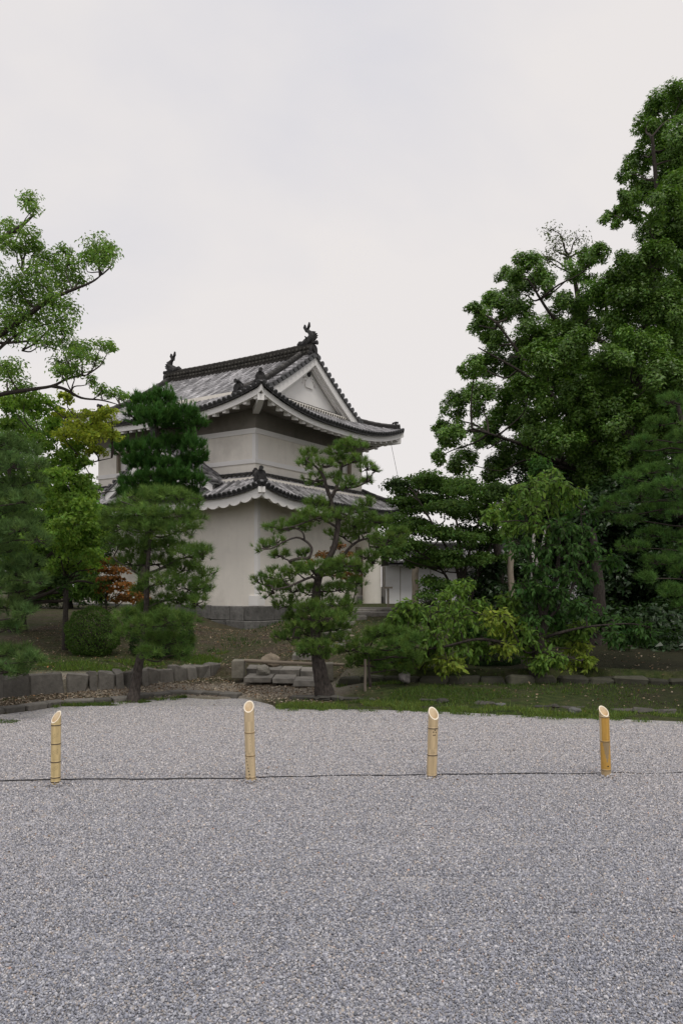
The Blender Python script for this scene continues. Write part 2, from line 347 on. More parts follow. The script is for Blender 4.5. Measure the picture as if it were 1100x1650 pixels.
for v in range(6):
    nn = 60; S = 0.5; gx, gy = np.meshgrid(np.arange(nn), np.arange(nn))
    P = np.stack([gx.ravel(), gy.ravel(), np.zeros(nn * nn)], -1) / nn * S - np.array([S / 2, S / 2, 0])
    P[:, :2] += rng.uniform(-0.007, 0.007, (nn * nn, 2)); P[:, 2] = rng.uniform(-0.001, 0.008, nn * nn)
    rad = 0.0052 * np.exp(rng.normal(0, 0.28, nn * nn))
    c = PEB[rng.choice(8, nn * nn, p=PEBW)] * rng.uniform(0.72, 1.28, (nn * nn, 1))
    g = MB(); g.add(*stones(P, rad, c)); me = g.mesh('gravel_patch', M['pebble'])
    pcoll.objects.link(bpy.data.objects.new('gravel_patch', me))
pts = []
for iy in range(0, 17):
    y = 2.7 + iy * 0.48; hw = 0.47 * y + 2.6
    for x in np.arange(-hw, hw, 0.48):
        if y + 0.3 < min(edgeY(x - 0.25), edgeY(x + 0.25)): pts.append((x, y, court_z(x, y)))
pts = np.array(pts); me = bpy.data.meshes.new('gravel'); me.vertices.add(len(pts)); me.vertices.foreach_set('co', pts.astype(np.float32).ravel())
a1 = me.attributes.new('pick', 'INT', 'POINT'); a1.data.foreach_set('value', rng.integers(0, 6, len(pts)).astype(np.int32))
rv = np.zeros((len(pts), 3), np.float32); rv[:, 2] = rng.integers(0, 4, len(pts)) * np.pi / 2
a2 = me.attributes.new('turn', 'FLOAT_VECTOR', 'POINT'); a2.data.foreach_set('vector', rv.ravel())
gravel = bpy.data.objects.new('gravel', me); COL.objects.link(gravel)
tag(gravel, 'loose grey and beige gravel covering the open court', 'gravel', kind='stuff')
ng = bpy.data.node_groups.new('scatter_gravel', 'GeometryNodeTree')
ng.interface.new_socket('Geometry', in_out='INPUT', socket_type='NodeSocketGeometry'); ng.interface.new_socket('Geometry', in_out='OUTPUT', socket_type='NodeSocketGeometry')
gi = ng.nodes.new('NodeGroupInput'); go = ng.nodes.new('NodeGroupOutput'); ip = ng.nodes.new('GeometryNodeInstanceOnPoints')
ci = ng.nodes.new('GeometryNodeCollectionInfo'); ci.inputs['Collection'].default_value = pcoll; ci.inputs['Separate Children'].default_value = True; ci.inputs['Reset Children'].default_value = True
n1 = ng.nodes.new('GeometryNodeInputNamedAttribute'); n1.data_type = 'INT'; n1.inputs['Name'].default_value = 'pick'
n2 = ng.nodes.new('GeometryNodeInputNamedAttribute'); n2.data_type = 'FLOAT_VECTOR'; n2.inputs['Name'].default_value = 'turn'
ip.inputs['Pick Instance'].default_value = True
ng.links.new(gi.outputs[0], ip.inputs['Points']); ng.links.new(ci.outputs[0], ip.inputs['Instance'])
ng.links.new(n1.outputs['Attribute'], ip.inputs['Instance Index']); ng.links.new(n2.outputs['Attribute'], ip.inputs['Rotation'])
ng.links.new(ip.outputs[0], go.inputs[0])
md = gravel.modifiers.new('scatter', 'NODES'); md.node_group = ng

# dressed or rough stone block: a rounded, slightly irregular box (24 faces)
def block(mb, c, size, rz=0.0, tilt=(0, 0), jit=0.06, col=(0.2, 0.19, 0.175), bev=0.12, taper=0.0):
    sx, sy, sz = np.asarray(size) / 2
    b = bev * min(sx, sy, sz) * 2
    V = []
    for X in (-1, 1):
        for Y in (-1, 1):
            for Z in (-1, 1):
                V += [(X * (sx - b), Y * (sy - b), Z * sz), (X * (sx - b), Y * sy, Z * (sz - b)), (X * sx, Y * (sy - b), Z * (sz - b))]
    V = np.array(V); V += rng.uniform(-1, 1, (8, 1, 3)).repeat(3, 1).reshape(24, 3) * np.array([sx, sy, sz]) * jit * 2
    if taper: V[:, :2] *= (1 - taper * (V[:, 2:3] / sz + 1) / 2)
    i = lambda X, Y, Z, k: ((X * 2 + Y) * 2 + Z) * 3 + k
    Q = []; T = []
    for Z in (0, 1): Q.append((i(0, 0, Z, 0), i(1, 0, Z, 0), i(1, 1, Z, 0), i(0, 1, Z, 0)))
    for Y in (0, 1): Q.append((i(0, Y, 0, 1), i(1, Y, 0, 1), i(1, Y, 1, 1), i(0, Y, 1, 1)))
    for X in (0, 1): Q.append((i(X, 0, 0, 2), i(X, 1, 0, 2), i(X, 1, 1, 2), i(X, 0, 1, 2)))
    for A in (0, 1):
        for B in (0, 1):
            Q.append((i(0, A, B, 0), i(1, A, B, 0), i(1, A, B, 1), i(0, A, B, 1)))
            Q.append((i(A, 0, B, 0), i(A, 1, B, 0), i(A, 1, B, 2), i(A, 0, B, 2)))
            Q.append((i(A, B, 0, 1), i(A, B, 1, 1), i(A, B, 1, 2), i(A, B, 0, 2)))
    for X in (0, 1):
        for Y in (0, 1):
            for Z in (0, 1): T.append((i(X, Y, Z, 0), i(X, Y, Z, 1), i(X, Y, Z, 2)))
    Rm = np.array((Matrix.Rotation(rz, 3, 'Z') @ Matrix.Rotation(tilt[0], 3, 'X') @ Matrix.Rotation(tilt[1], 3, 'Y')))
    mb.add(V @ Rm.T + np.asarray(c), [np.array(Q), np.array(T)], col)
def recalc(o):
    import bmesh
    bm = bmesh.new(); bm.from_mesh(o.data); bmesh.ops.recalc_face_normals(bm, faces=bm.faces); bm.to_mesh(o.data); bm.free()
def stone_part(name, parent, c, size, rz=0.0, **kw):
    """one stone as an object whose origin is its own centre"""
    g = MB(); block(g, (0, 0, 0), size, **kw); o = g.build(name, M['stone'], parent); recalc(o)
    o.location = c; o.rotation_euler = (0, 0, rz); return o
def boulder(name, label, c, size, col, cat='rock', n=2):
    import bmesh
    bm = bmesh.new(); bmesh.ops.create_icosphere(bm, subdivisions=3, radius=1)
    s0 = rng.uniform(0, 9, 3)
    for v in bm.verts:
        p = v.co; d = 1 + 0.16 * math.sin(3 * p.x + s0[0]) * math.sin(2.6 * p.y + s0[1]) + 0.12 * math.sin(4.2 * p.z + 3 * p.x + s0[2]) + 0.03 * math.sin(11 * p.x + 9 * p.y)
        q = p * d; q.x = max(-0.82, min(0.82, q.x)); v.co = (q.x * size[0], q.y * size[1], q.z * size[2])
    me = bpy.data.meshes.new(name); bm.to_mesh(me); bm.free()
    a = me.attributes.new('col', 'FLOAT_COLOR', 'FACE'); a.data.foreach_set('color', np.tile([*col, 1], (len(me.polygons), 1)).astype(np.float32).ravel())
    me.materials.append(M['stone']); o = bpy.data.objects.new(name, me); COL.objects.link(o); o.location = c
    return tag(o, label, cat)
# ---------------------------------------------------------------- the corner turret
# drawn in its own frame: x along the right wall, y along the left wall, from the nearest lower corner
ROT = math.atan2(0.841, 0.541)
ZB = 0.1
turret = thing('castle_turret', 'white plastered two storey castle turret with grey tiled roofs and fish finials', 'castle turret', (TX, TY, ZB), ROT)
def Wz(z): return EYE + KT * (np.asarray(z) - EYE) - ZB
def tb(mb, name, mats, parent=None):
    """links a mesh drawn in drawing units as a part of the turret"""
    for i, v in enumerate(mb.v):
        v = np.array(v); v[:, :2] *= KT; v[:, 2] = Wz(v[:, 2]); mb.v[i] = v
    return mb.build(name, mats, parent if parent is not None else turret)
def wall_grid(mb, axis, pos, th, a0, a1, z0, z1, holes, sgn=1):
    """wall panel on x=pos or y=pos, thickness th inwards, with rectangular holes (a0,a1,z0,z1)"""
    A = sorted({a0, a1} | {h[0] for h in holes} | {h[1] for h in holes}); Z = sorted({z0, z1} | {h[2] for h in holes} | {h[3] for h in holes})
    for i in range(len(A) - 1):
        for j in range(len(Z) - 1):
            am, zm = (A[i] + A[i + 1]) / 2, (Z[j] + Z[j + 1]) / 2
            if any(h[0] < am < h[1] and h[2] < zm < h[3] for h in holes): continue
            p0, p1 = (pos, pos + th) if sgn > 0 else (pos - th, pos)
            if axis == 'x': mb.box(p0, p1, A[i], A[i + 1], Z[j], Z[j + 1])
            else: mb.box(A[i], A[i + 1], p0, p1, Z[j], Z[j + 1])
LW, LL = 7.74, 8.66                       # lower storey plan
I = 0.45; UX0, UX1, UY0, UY1 = I, LW - I, I, LL - I
g = MB(); th = 0.3
door_h = (6.05, 6.85, 1.25, 3.15)
wall_grid(g, 'y', 0.0, th, 0, LW, 0.95, 5.2, [door_h]); wall_grid(g, 'x', 0.0, th, th, LL, 0.95, 5.2, [])
wall_grid(g, 'y', LL, th, th, LW - th, 0.95, 5.2, [], -1); wall_grid(g, 'x', LW, th, th, LL, 0.95, 5.2, [], -1)
tb(g, 'lower_wall', M['plaster'])
g = MB(); win_l = (UY0 + 5.75, UY0 + 6.75, 5.9, 6.68); win_r = (UX0 + 5.15, UX0 + 6.05, 5.98, 6.68)
zt = 8.25
wall_grid(g, 'y', UY0, th, UX0, UX1, 4.9, zt, [win_r]); wall_grid(g, 'x', UX0, th, UY0 + th, UY1, 4.9, zt, [win_l])
wall_grid(g, 'y', UY1, th, UX0 + th, UX1 - th, 4.9, zt, [], -1); wall_grid(g, 'x', UX1, th, UY0 + th, UY1, 4.9, zt, [], -1)
tb(g, 'upper_wall', M['plaster'])
def ring_band(z0, z1, p, x0, x1, y0, y1, name, m, holes=()):
    g = MB(); g.box(x0 - p, x1 + p, y0 - p, y0 + 0.02, z0, z1); g.box(x0 - p, x1 + p, y1 - 0.02, y1 + p, z0, z1)
    g.box(x0 - p, x0 + 0.02, y0 + 0.021, y1 - 0.021, z0, z1); g.box(x1 - 0.02, x1 + p, y0 + 0.021, y1 - 0.021, z0, z1); return tb(g, name, m)
ring_band(6.73, 6.90, 0.05, UX0, UX1, UY0, UY1, 'wall_band', M['trim'])
ring_band(5.73, 5.88, 0.05, UX0, UX1, UY0, UY1, 'wall_band', M['trim'])
ring_band(6.905, 8.1, 0.02, UX0, UX1, UY0, UY1, 'wall_top_panel', mat('dark_panel', (0.23, 0.21, 0.18), 0.92, var=0.12, vscale=2.5, dark=(0.13, 0.12, 0.10), dscale=1.5, damt=0.5))  # dark panel round the upper wall, from the trim band up to the soffit
for (za, zb, o_) in ((1.3, 4.6, 0.0), (5.89, 6.725, I)):
    g = MB(); g.box(o_ - 0.012, o_ + 0.13, o_ - 0.012, o_ + 0.13, za, zb); tb(g, 'corner_strip', M['trim'])
g = MB(); g.box(-0.05, 0.33, -0.05, 0.33, 0.97, 1.3); tb(g, 'corner_plinth', M['trim'])
def window(axis, h, pos):
    a0, a1, z0, z1 = h; f = MB()
    def bx(mb, aa, ab, p0, p1, za, zb):
        if axis == 'x': mb.box(pos + p0, pos + p1, aa, ab, za, zb)
        else: mb.box(aa, ab, pos + p0, pos + p1, za, zb)
    bx(f, a0 - 0.001, a0 + 0.1, 0.004, 0.2, z0, z1); bx(f, a1 - 0.1, a1 + 0.001, 0.004, 0.2, z0, z1); bx(f, a0 + 0.1, a1 - 0.1, 0.004, 0.2, z0, z0 + 0.07); bx(f, a0 + 0.1, a1 - 0.1, 0.004, 0.2, z1 - 0.06, z1)
    fo = tb(f, 'window', M['jamb'])
    for k in range(3):
        s = MB(); w3 = (a1 - a0 - 0.2) / 3; bx(s, a0 + 0.1 + k * w3 + 0.004, a0 + 0.1 + (k + 1) * w3 - 0.004, 0.13 + 0.012 * (k % 2), 0.17, z0 + 0.07, z1 - 0.06)
        tb(s, 'shutter', M['trim'], fo)
window('x', win_l, UX0); window('y', win_r, UY0)
f = MB(); a0, a1, z0, z1 = door_h
f.box(a0, a0 + 0.1, 0.005, 0.26, z0, z1); f.box(a1 - 0.1, a1, 0.005, 0.26, z0, z1); f.box(a0 + 0.1, a1 - 0.1, 0.005, 0.26, z1 - 0.12, z1)
do = tb(f, 'door', M['jamb'])
for k in range(2):
    s = MB(); hw = (a1 - a0 - 0.2) / 2; s.box(a0 + 0.1 + k * hw + 0.005, a0 + 0.1 + (k + 1) * hw - 0.005, 0.14, 0.2, z0, z1 - 0.12); tb(s, 'door_leaf', M['plaster'], do)
# foundation stones, one object each
def base_stone(c, size, col):
    g = MB(); block(g, (0, 0, 0), np.asarray(size) * KT, jit=0.015, bev=0.05, col=col); o = g.build('foundation_stone', M['stone'], turret); recalc(o)
    o.location = (c[0] * KT, c[1] * KT, float(Wz(c[2])))
for zc, hh, outp, wds in ((0.72, 0.49, 0.10, (0.9, 0.7, 0.75, 0.6, 0.85, 0.7, 0.8, 0.65)), (0.25, 0.44, 0.16, (1.1, 0.85, 1.0, 0.8, 0.9, 1.05, 0.8))):
    for side in (0, 1):
        p = -outp; k = 0
        while p < (LW if side == 0 else LL):
            wd = wds[(k + side * 3) % len(wds)]; gcol = np.array((0.17, 0.165, 0.155)) * rng.uniform(0.6, 1.15)
            if side == 0: base_stone((p + wd / 2, 0.3 - outp, zc + rng.uniform(-0.015, 0.015)), (wd - 0.015, 0.6 + rng.uniform(-.03, .03), hh - 0.012), gcol)
            elif k > 0 or True:
                q = p + 0.62
                base_stone((0.3 - outp, q + wd / 2, zc + rng.uniform(-0.015, 0.015)), (0.6 + rng.uniform(-.03, .03), wd - 0.015, hh - 0.012), gcol)
            p += wd; k += 1
g = MB(); g.box(0.25, LW, 0.25, LL, -0.3, 0.96); tb(g, 'foundation_core', M['darktile'])
base_stone((6.45, -0.42, 0.98), (1.15, 0.5, 0.46), (0.14, 0.135, 0.13))

# ---- roofs
class Side:
    def __init__(s, k, x0, x1, y0, y1):
        s.k = k; s.b = (x0, x1, y0, y1); s.a0, s.a1 = (y0, y1) if k in 'WE' else (x0, x1)
    def xy(s, a, q):
        x0, x1, y0, y1 = s.b
        return {'W': (x0 + q, a), 'E': (x1 - q, a), 'S': (a, y0 + q), 'N': (a, y1 - q)}[s.k]
    def dc(s, a): return min(a - s.a0, s.a1 - a)
    def tang(s): return np.array((0, 1.0, 0)) if s.k in 'WE' else np.array((1.0, 0, 0))
    def inward(s): return {'W': np.array((1.0, 0, 0)), 'E': np.array((-1.0, 0, 0)), 'S': np.array((0, 1.0, 0)), 'N': np.array((0, -1.0, 0))}[s.k]
def zroof(z0, a, b, lift, reach, fade):
    def f(q, dc):
        return z0 + a * q + b * q * q + lift * max(0.0, 1 - max(dc, 0) / reach) ** 2.5 * max(0.0, 1 - q / fade)
    return f
def P3(sd, zf, a, q, dz=0.0):
    x, y = sd.xy(a, q); return np.array((x, y, zf(q, sd.dc(a)) + dz))
def tilecol():
    t = rng.random()
    if t < 0.30: b = rng.uniform(0.30, 0.46)
    elif t < 0.72: b = rng.uniform(0.14, 0.28)
    else: b = rng.uniform(0.05, 0.13)
    return np.array((b, b * 0.975, b * 1.0))
def half_tile(mb, p0, p1, t, r0, r1, col, up=None):
    d = nrm(p1 - p0); up = nrm(np.cross(d, t)); up = up if up[2] > 0 else -up
    th_ = np.linspace(0, np.pi, 6); c, s_ = np.cos(th_)[:, None], np.sin(th_)[:, None]
    A = p0 + r0 * (c * t + s_ * up); B = p1 + r1 * (c * t + s_ * up)
    V = np.vstack([A, B]); i = np.arange(5)
    mb.add(V, [np.stack([i, i + 1, i + 7, i + 6], 1), np.arange(6)[None, :]], col, smooth=False)
def roof_side(mb_t, mb_e, sd, zf, qmaxf, sp, r=0.07, seg=0.27, amin=None, amax=None, q0f=None):
    """pan surface, rows of round cover tiles, and eave discs"""
    n = int(round((sd.a1 - sd.a0) / sp)); A = sd.a0 + (np.arange(n) + 0.5) * (sd.a1 - sd.a0) / n; t = sd.tang()
    for a in A:
        if amin is not None and not (amin < a < amax): continue
        qm = qmaxf(a); q = -0.04 if q0f is None else q0f(a); first = q0f is None; jit_ = rng.uniform(0.85, 1.15); rowc = tilecol()
        if qm - q < 0.08: continue
        if first:
            c = P3(sd, zf, a, -0.045, 0.035); inn = sd.inward(); d = nrm(P3(sd, zf, a, 0.1) - P3(sd, zf, a, 0.0)); up = nrm(np.cross(d, t)); up = up if up[2] > 0 else -up
            tt = np.linspace(0, 2 * np.pi, 10, endpoint=False)
            ring = lambda off, rr: c + d * off + rr * (np.cos(tt)[:, None] * t + np.sin(tt)[:, None] * up)
            mb_e.add(np.vstack([ring(0, r * 1.12), ring(0.05, r * 1.12), ring(-0.006, r * 0.7)]), [np.stack([np.arange(10), (np.arange(10) + 1) % 10, (np.arange(10) + 1) % 10 + 10, np.arange(10) + 10], 1),
                     np.stack([np.arange(10), (np.arange(10) + 1) % 10, (np.arange(10) + 1) % 10 + 20, np.arange(10) + 20], 1), (np.arange(10) + 20)[None]], (0.035, 0.035, 0.036))
        while q < qm - 0.01:
            q1 = min(q + seg, qm)
            half_tile(mb_t, P3(sd, zf, a, q, 0.028), P3(sd, zf, a, q1, 0.026), t, r, r * 0.88, (0.4 * rowc + 0.6 * tilecol()) * jit_); q = q1
    # pan tiles between the rows: little steps of curved tile
    for a_, b_ in zip(np.concatenate([[sd.a0], A]), np.concatenate([A, [sd.a1]])):
        m_ = (a_ + b_) / 2
        if amin is not None and not (amin < m_ < amax): continue
        qa, qb = qmaxf(a_), qmaxf(b_); st = 0.0 if q0f is None else q0f(m_)
        if max(qa, qb) - st < 0.03: continue
        ns = max(1, int((max(qa, qb) - st) / 0.3))
        for k in range(ns):
            f0, f1 = k / ns, (k + 1) / ns
            qs = [(st + (max(qa, st) - st) * f0, st + (max(qb, st) - st) * f0), (st + (max(qa, st) - st) * f1, st + (max(qb, st) - st) * f1)]
            V = [P3(sd, zf, a_, qs[0][0], 0.022), P3(sd, zf, m_, (qs[0][0] + qs[0][1]) / 2, 0.004), P3(sd, zf, b_, qs[0][1], 0.022),
                 P3(sd, zf, b_, qs[1][1], -0.002), P3(sd, zf, m_, (qs[1][0] + qs[1][1]) / 2, -0.02), P3(sd, zf, a_, qs[1][0], -0.002)]
            mb_t.add(V, np.array([(0, 1, 4, 5), (1, 2, 3, 4)]), tilecol() * 0.75)
def swept(mb, C, outl, col=None, smooth=False, caps=True, mat_=0):
    """outline (n,2) as (side, up) swept along points C, side vector horizontal"""
    C = np.asarray(C, float); T = np.gradient(C, axis=0); S = nrm(np.stack([T[:, 1], -T[:, 0], 0 * T[:, 0]], 1)); ol = np.asarray(outl, float)
    P = C[:, None] + ol[None, :, :1] * S[:, None] + ol[None, :, 1:] * np.array((0, 0, 1.0))
    mb.grid(P, col, mat_, smooth, closed=True)
    if caps: mb.add(P[0], np.arange(len(ol))[None], col, mat_); mb.add(P[-1], np.arange(len(ol))[None, ::-1], col, mat_)
def eave_trim(sd, zf, roof, fh, name_f='fascia', scallop=False, wall_q=1.2, soff_dz=0.3):
    N = 44 if not scallop else 160; A = np.linspace(sd.a0, sd.a1, N)
    # dark tile lip
    g = MB(); q_ = lambda a, q: max(0.0, min(q, sd.dc(a)))
    Pn = np.array([[P3(sd, zf, a, -0.02, 0.012), P3(sd, zf, a, -0.02, -0.075), P3(sd, zf, a, q_(a, 0.16), -0.075 + 0.05), P3(sd, zf, a, q_(a, 0.16), -0.01)] for a in A])
    g.grid(Pn, closed=True); tb(g, 'eave_lip', M['darktile'], roof)
    g = MB(); top, bot = -0.076, -0.076 - fh
    rows = []
    for a in A:
        b_ = bot
        if scallop: b_ = bot + 0.0 - 0.10 * abs(math.sin((a - sd.a0) / 0.46 * math.pi)) ** 0.6
        qa, qb = q_(a, 0.07), q_(a, 0.17)
        rows.append([P3(sd, zf, a, qa, top), P3(sd, zf, a, qa, b_ - 0.03), P3(sd, zf, a, qb, b_ - 0.03), P3(sd, zf, a, qb, top)])
        for r_ in rows[-1][:2]: r_[2] -= 0.4 * qa
        for r_ in rows[-1][2:]: r_[2] -= 0.4 * qb
    g.grid(np.array(rows), closed=True, smooth=False); tb(g, name_f, M['trim'], roof)
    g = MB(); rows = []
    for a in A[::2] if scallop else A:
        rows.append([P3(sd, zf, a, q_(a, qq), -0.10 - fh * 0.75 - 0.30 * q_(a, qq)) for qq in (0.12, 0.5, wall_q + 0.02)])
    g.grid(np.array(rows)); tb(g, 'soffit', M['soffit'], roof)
def rafters(sd, zf, roof, fh, sp, q1):
    g = MB(); g.box(-0.065, 0.065, 0.02, 0.22, -0.075, 0.075); V = g.v[0]; V[:, :2] *= KT; V[:, 2] *= KT; me = g.mesh('rafter', M['trim'])
    n = int((sd.a1 - sd.a0 - 0.5) / sp); A = np.linspace(sd.a0 + 0.35, sd.a1 - 0.35, n)
    for a in A:
        dcv = sd.dc(a)
        if dcv < 0.3: continue
        q = 0.1; p = P3(sd, zf, a, q, -0.10 - fh * 0.75 - 0.30 * q - 0.06); p2 = P3(sd, zf, a, 0.8, -0.10 - fh * 0.75 - 0.30 * 0.8 - 0.06)
        o = bpy.data.objects.new('rafter', me); COL.objects.link(o); o.parent = roof
        o.location = (p[0] * KT, p[1] * KT, float(Wz(p[2]))); rz = {'S': 0, 'W': -math.pi / 2, 'N': math.pi, 'E': math.pi / 2}[sd.k]
        o.rotation_euler = (math.atan2(p2[2] - p[2], 0.7), 0, rz)
def ridge_stack(mb, C, w, h, col=(0.035, 0.034, 0.033), topr=0.075):
    """courses of flat ridge tiles with a round cap row, following points C"""
    n = 4
    for k in range(n):
        z0 = h * k / n; z1 = h * (k + 1) / n - 0.012; ww = w * (1 - 0.18 * k / n)
        swept(mb, C, [(-ww / 2, z0), (ww / 2, z0), (ww / 2, z1), (-ww / 2, z1)], np.array(col) * rng.uniform(0.7, 1.3))
        swept(mb, C, [(-ww / 2 + .03, z1), (ww / 2 - .03, z1), (ww / 2 - .03, z1 + .012), (-ww / 2 + .03, z1 + .012)], (0.02, 0.02, 0.02))
    C = np.asarray(C); D = np.concatenate([[0], np.cumsum(np.linalg.norm(np.diff(C, axis=0), axis=1))]); L = D[-1]; m = max(1, int(L / 0.26))
    pt = lambda d: np.array([np.interp(d, D, C[:, i]) for i in range(3)])
    for k in range(m):
        p0 = pt(L * k / m) + (0, 0, h); p1 = pt(L * (k + 1) / m) + (0, 0, h); d = nrm(p1 - p0); t = nrm(np.cross(d, (0, 0, 1.0)))
        half_tile(mb, p0, p1, t, topr, topr * 0.86, np.array(col) * rng.uniform(0.8, 2.2))
def bead_rows(mb, C, w, zs, sp=0.17, r=0.055, col=(0.05, 0.047, 0.04)):
    """half-round beads on both faces of a ridge"""
    C = np.asarray(C); D = np.concatenate([[0], np.cumsum(np.linalg.norm(np.diff(C, axis=0), axis=1))]); L = D[-1]; m = int(L / sp)
    tt = np.linspace(0, 2 * np.pi, 8, endpoint=False)
    for k in range(m):
        d_ = (k + .5) * L / m; p = np.array([np.interp(d_, D, C[:, i]) for i in range(3)]); d = nrm(C[-1] - C[0]); sdv = nrm(np.array((d[1], -d[0], 0)))
        for z in zs:
            for s_ in (-1, 1):
                c = p + (0, 0, z) + sdv * s_ * w / 2; rg = lambda off, rr: c + sdv * s_ * off + rr * (np.cos(tt)[:, None] * d + np.sin(tt)[:, None] * np.array((0, 0, 1.0)))
                i = np.arange(8); j = (i + 1) % 8
                mb.add(np.vstack([rg(-0.02, r), rg(0.03, r), rg(0.045, r * .5)]), [np.stack([i, j, j + 8, i + 8], 1), np.stack([i + 8, j + 8, j + 16, i + 16], 1), (i + 16)[None]], np.array(col) * rng.uniform(.6, 1.4))
def demon_tile(parent, p, ang, s=1.0):
    """ogre-faced ridge-end tile: shouldered plate with brow, cheeks and a round tube on top; faces -y before turning"""
    g = MB(); ol = [(-.24, 0), (-.27, .10), (-.2, .16), (-.2, .3), (-.14, .42), (0, .48), (.14, .42), (.2, .3), (.2, .16), (.27, .10), (.24, 0)]
    g.prism(np.array(ol) * s, -0.05 * s, 0.07 * s); th_ = np.linspace(0, 2 * np.pi, 12, endpoint=False)
    for (ux, uz, rr, dp) in ((0, .27, .13, .05), (-.17, .08, .075, .04), (.17, .08, .075, .04), (0, .1, .08, .06)):
        g.prism(np.stack([(ux + rr * np.cos(th_)), uz + rr * np.sin(th_)], 1) * s, (-0.05 - dp) * s, -0.051 * s)
    g.tube(np.array([(0, -0.16, .55), (0, 0.0, .53), (0, .3, .46)]) * s, np.array([.075, .07, .07]) * s, 10)
    g.tube(np.array([(0, -0.19, .553), (0, -0.155, .551)]) * s, .092 * s, 10)
    for v in g.v: v *= KT
    o = g.build('demon_tile', M['darktile'], parent); o.location = (p[0] * KT, p[1] * KT, float(Wz(p[2]))); o.rotation_euler = (0, 0, ang); return o

E1 = 1.25
UB = (UX0 - E1, UX1 + E1, UY0 - E1, UY1 + E1); zu = zroof(7.40, 0.48, 0.0233, 0.62, 4.4, 2.4)
HALF = (UB[1] - UB[0]) / 2; SG = 0.25            # gable wall sits SG inside the end walls
upper_roof = tb((lambda m: (m.box(UX0 + .3, UX1 - .3, UY0 + .4, UY1 - .4, 7.9, 8.2), m)[1])(MB()), 'upper_roof', M['darktile'])
tiles = MB(); eaves = MB()
SU = {k: Side(k, *UB) for k in 'WESN'}
VG0, VG1 = UY0 - 0.12, UY1 + 0.12                # outer edge of the verges
def q_main(sd):
    def f(a): return HALF if VG0 + 0.46 <= a <= VG1 - 0.46 else min(sd.dc(a), HALF)
    return f
for k in 'WE': roof_side(tiles, eaves, SU[k], zu, q_main(SU[k]), 0.2)
for k in 'SN': roof_side(tiles, eaves, SU[k], zu, lambda a, s=SU[k]: min(s.dc(a), E1 + SG), 0.2)
# verge strips: short tiles laid across the slope
for k in 'WE':
    for y0, y1, sg in ((VG0, VG0 + 0.46, 1), (VG1 - 0.46, VG1, -1)):
        sd = SU[k]; out = y0 if sg > 0 else y1; inn = y1 if sg > 0 else y0
        qs = np.arange(1.22, HALF - 0.05, 0.235)
        for q in qs:
            pa, pb = P3(sd, zu, out, q, 0.05), P3(sd, zu, inn, q, 0.05); pa[2] = pb[2] = zu(q, 9) + 0.05
            t = nrm(P3(sd, zu, (out + inn) / 2, q + 0.1) - P3(sd, zu, (out + inn) / 2, q)); half_tile(tiles, pa, pb, t, 0.085, 0.08, tilecol())
            eaves.tube(np.array([pa + (0, -0.03 * sg, 0.0), pa + (0, 0.05 * sg, 0.0)]), 0.095, 8, (0.05, 0.05, 0.05), smooth=False)
        Pn = np.array([[np.array((*sd.xy(a_, q), zu(q, 9) + dz)) for a_, dz in ((out, 0.02), (inn, 0.02), (inn, -0.06), (out, -0.06))] for q in np.linspace(1.1, HALF, 14)])
        tiles.grid(Pn, (0.09, 0.09, 0.09), closed=True)
rt = tb(tiles, 'roof_tiles', M['tile'], upper_roof); rt['kind'] = 'stuff'
re_ = tb(eaves, 'eave_end_tiles', M['tile'], upper_roof); re_['kind'] = 'stuff'
for k in 'WESN':
    eave_trim(SU[k], zu, upper_roof, 0.17, wall_q=E1); rafters(SU[k], zu, upper_roof, 0.17, 0.42, E1)
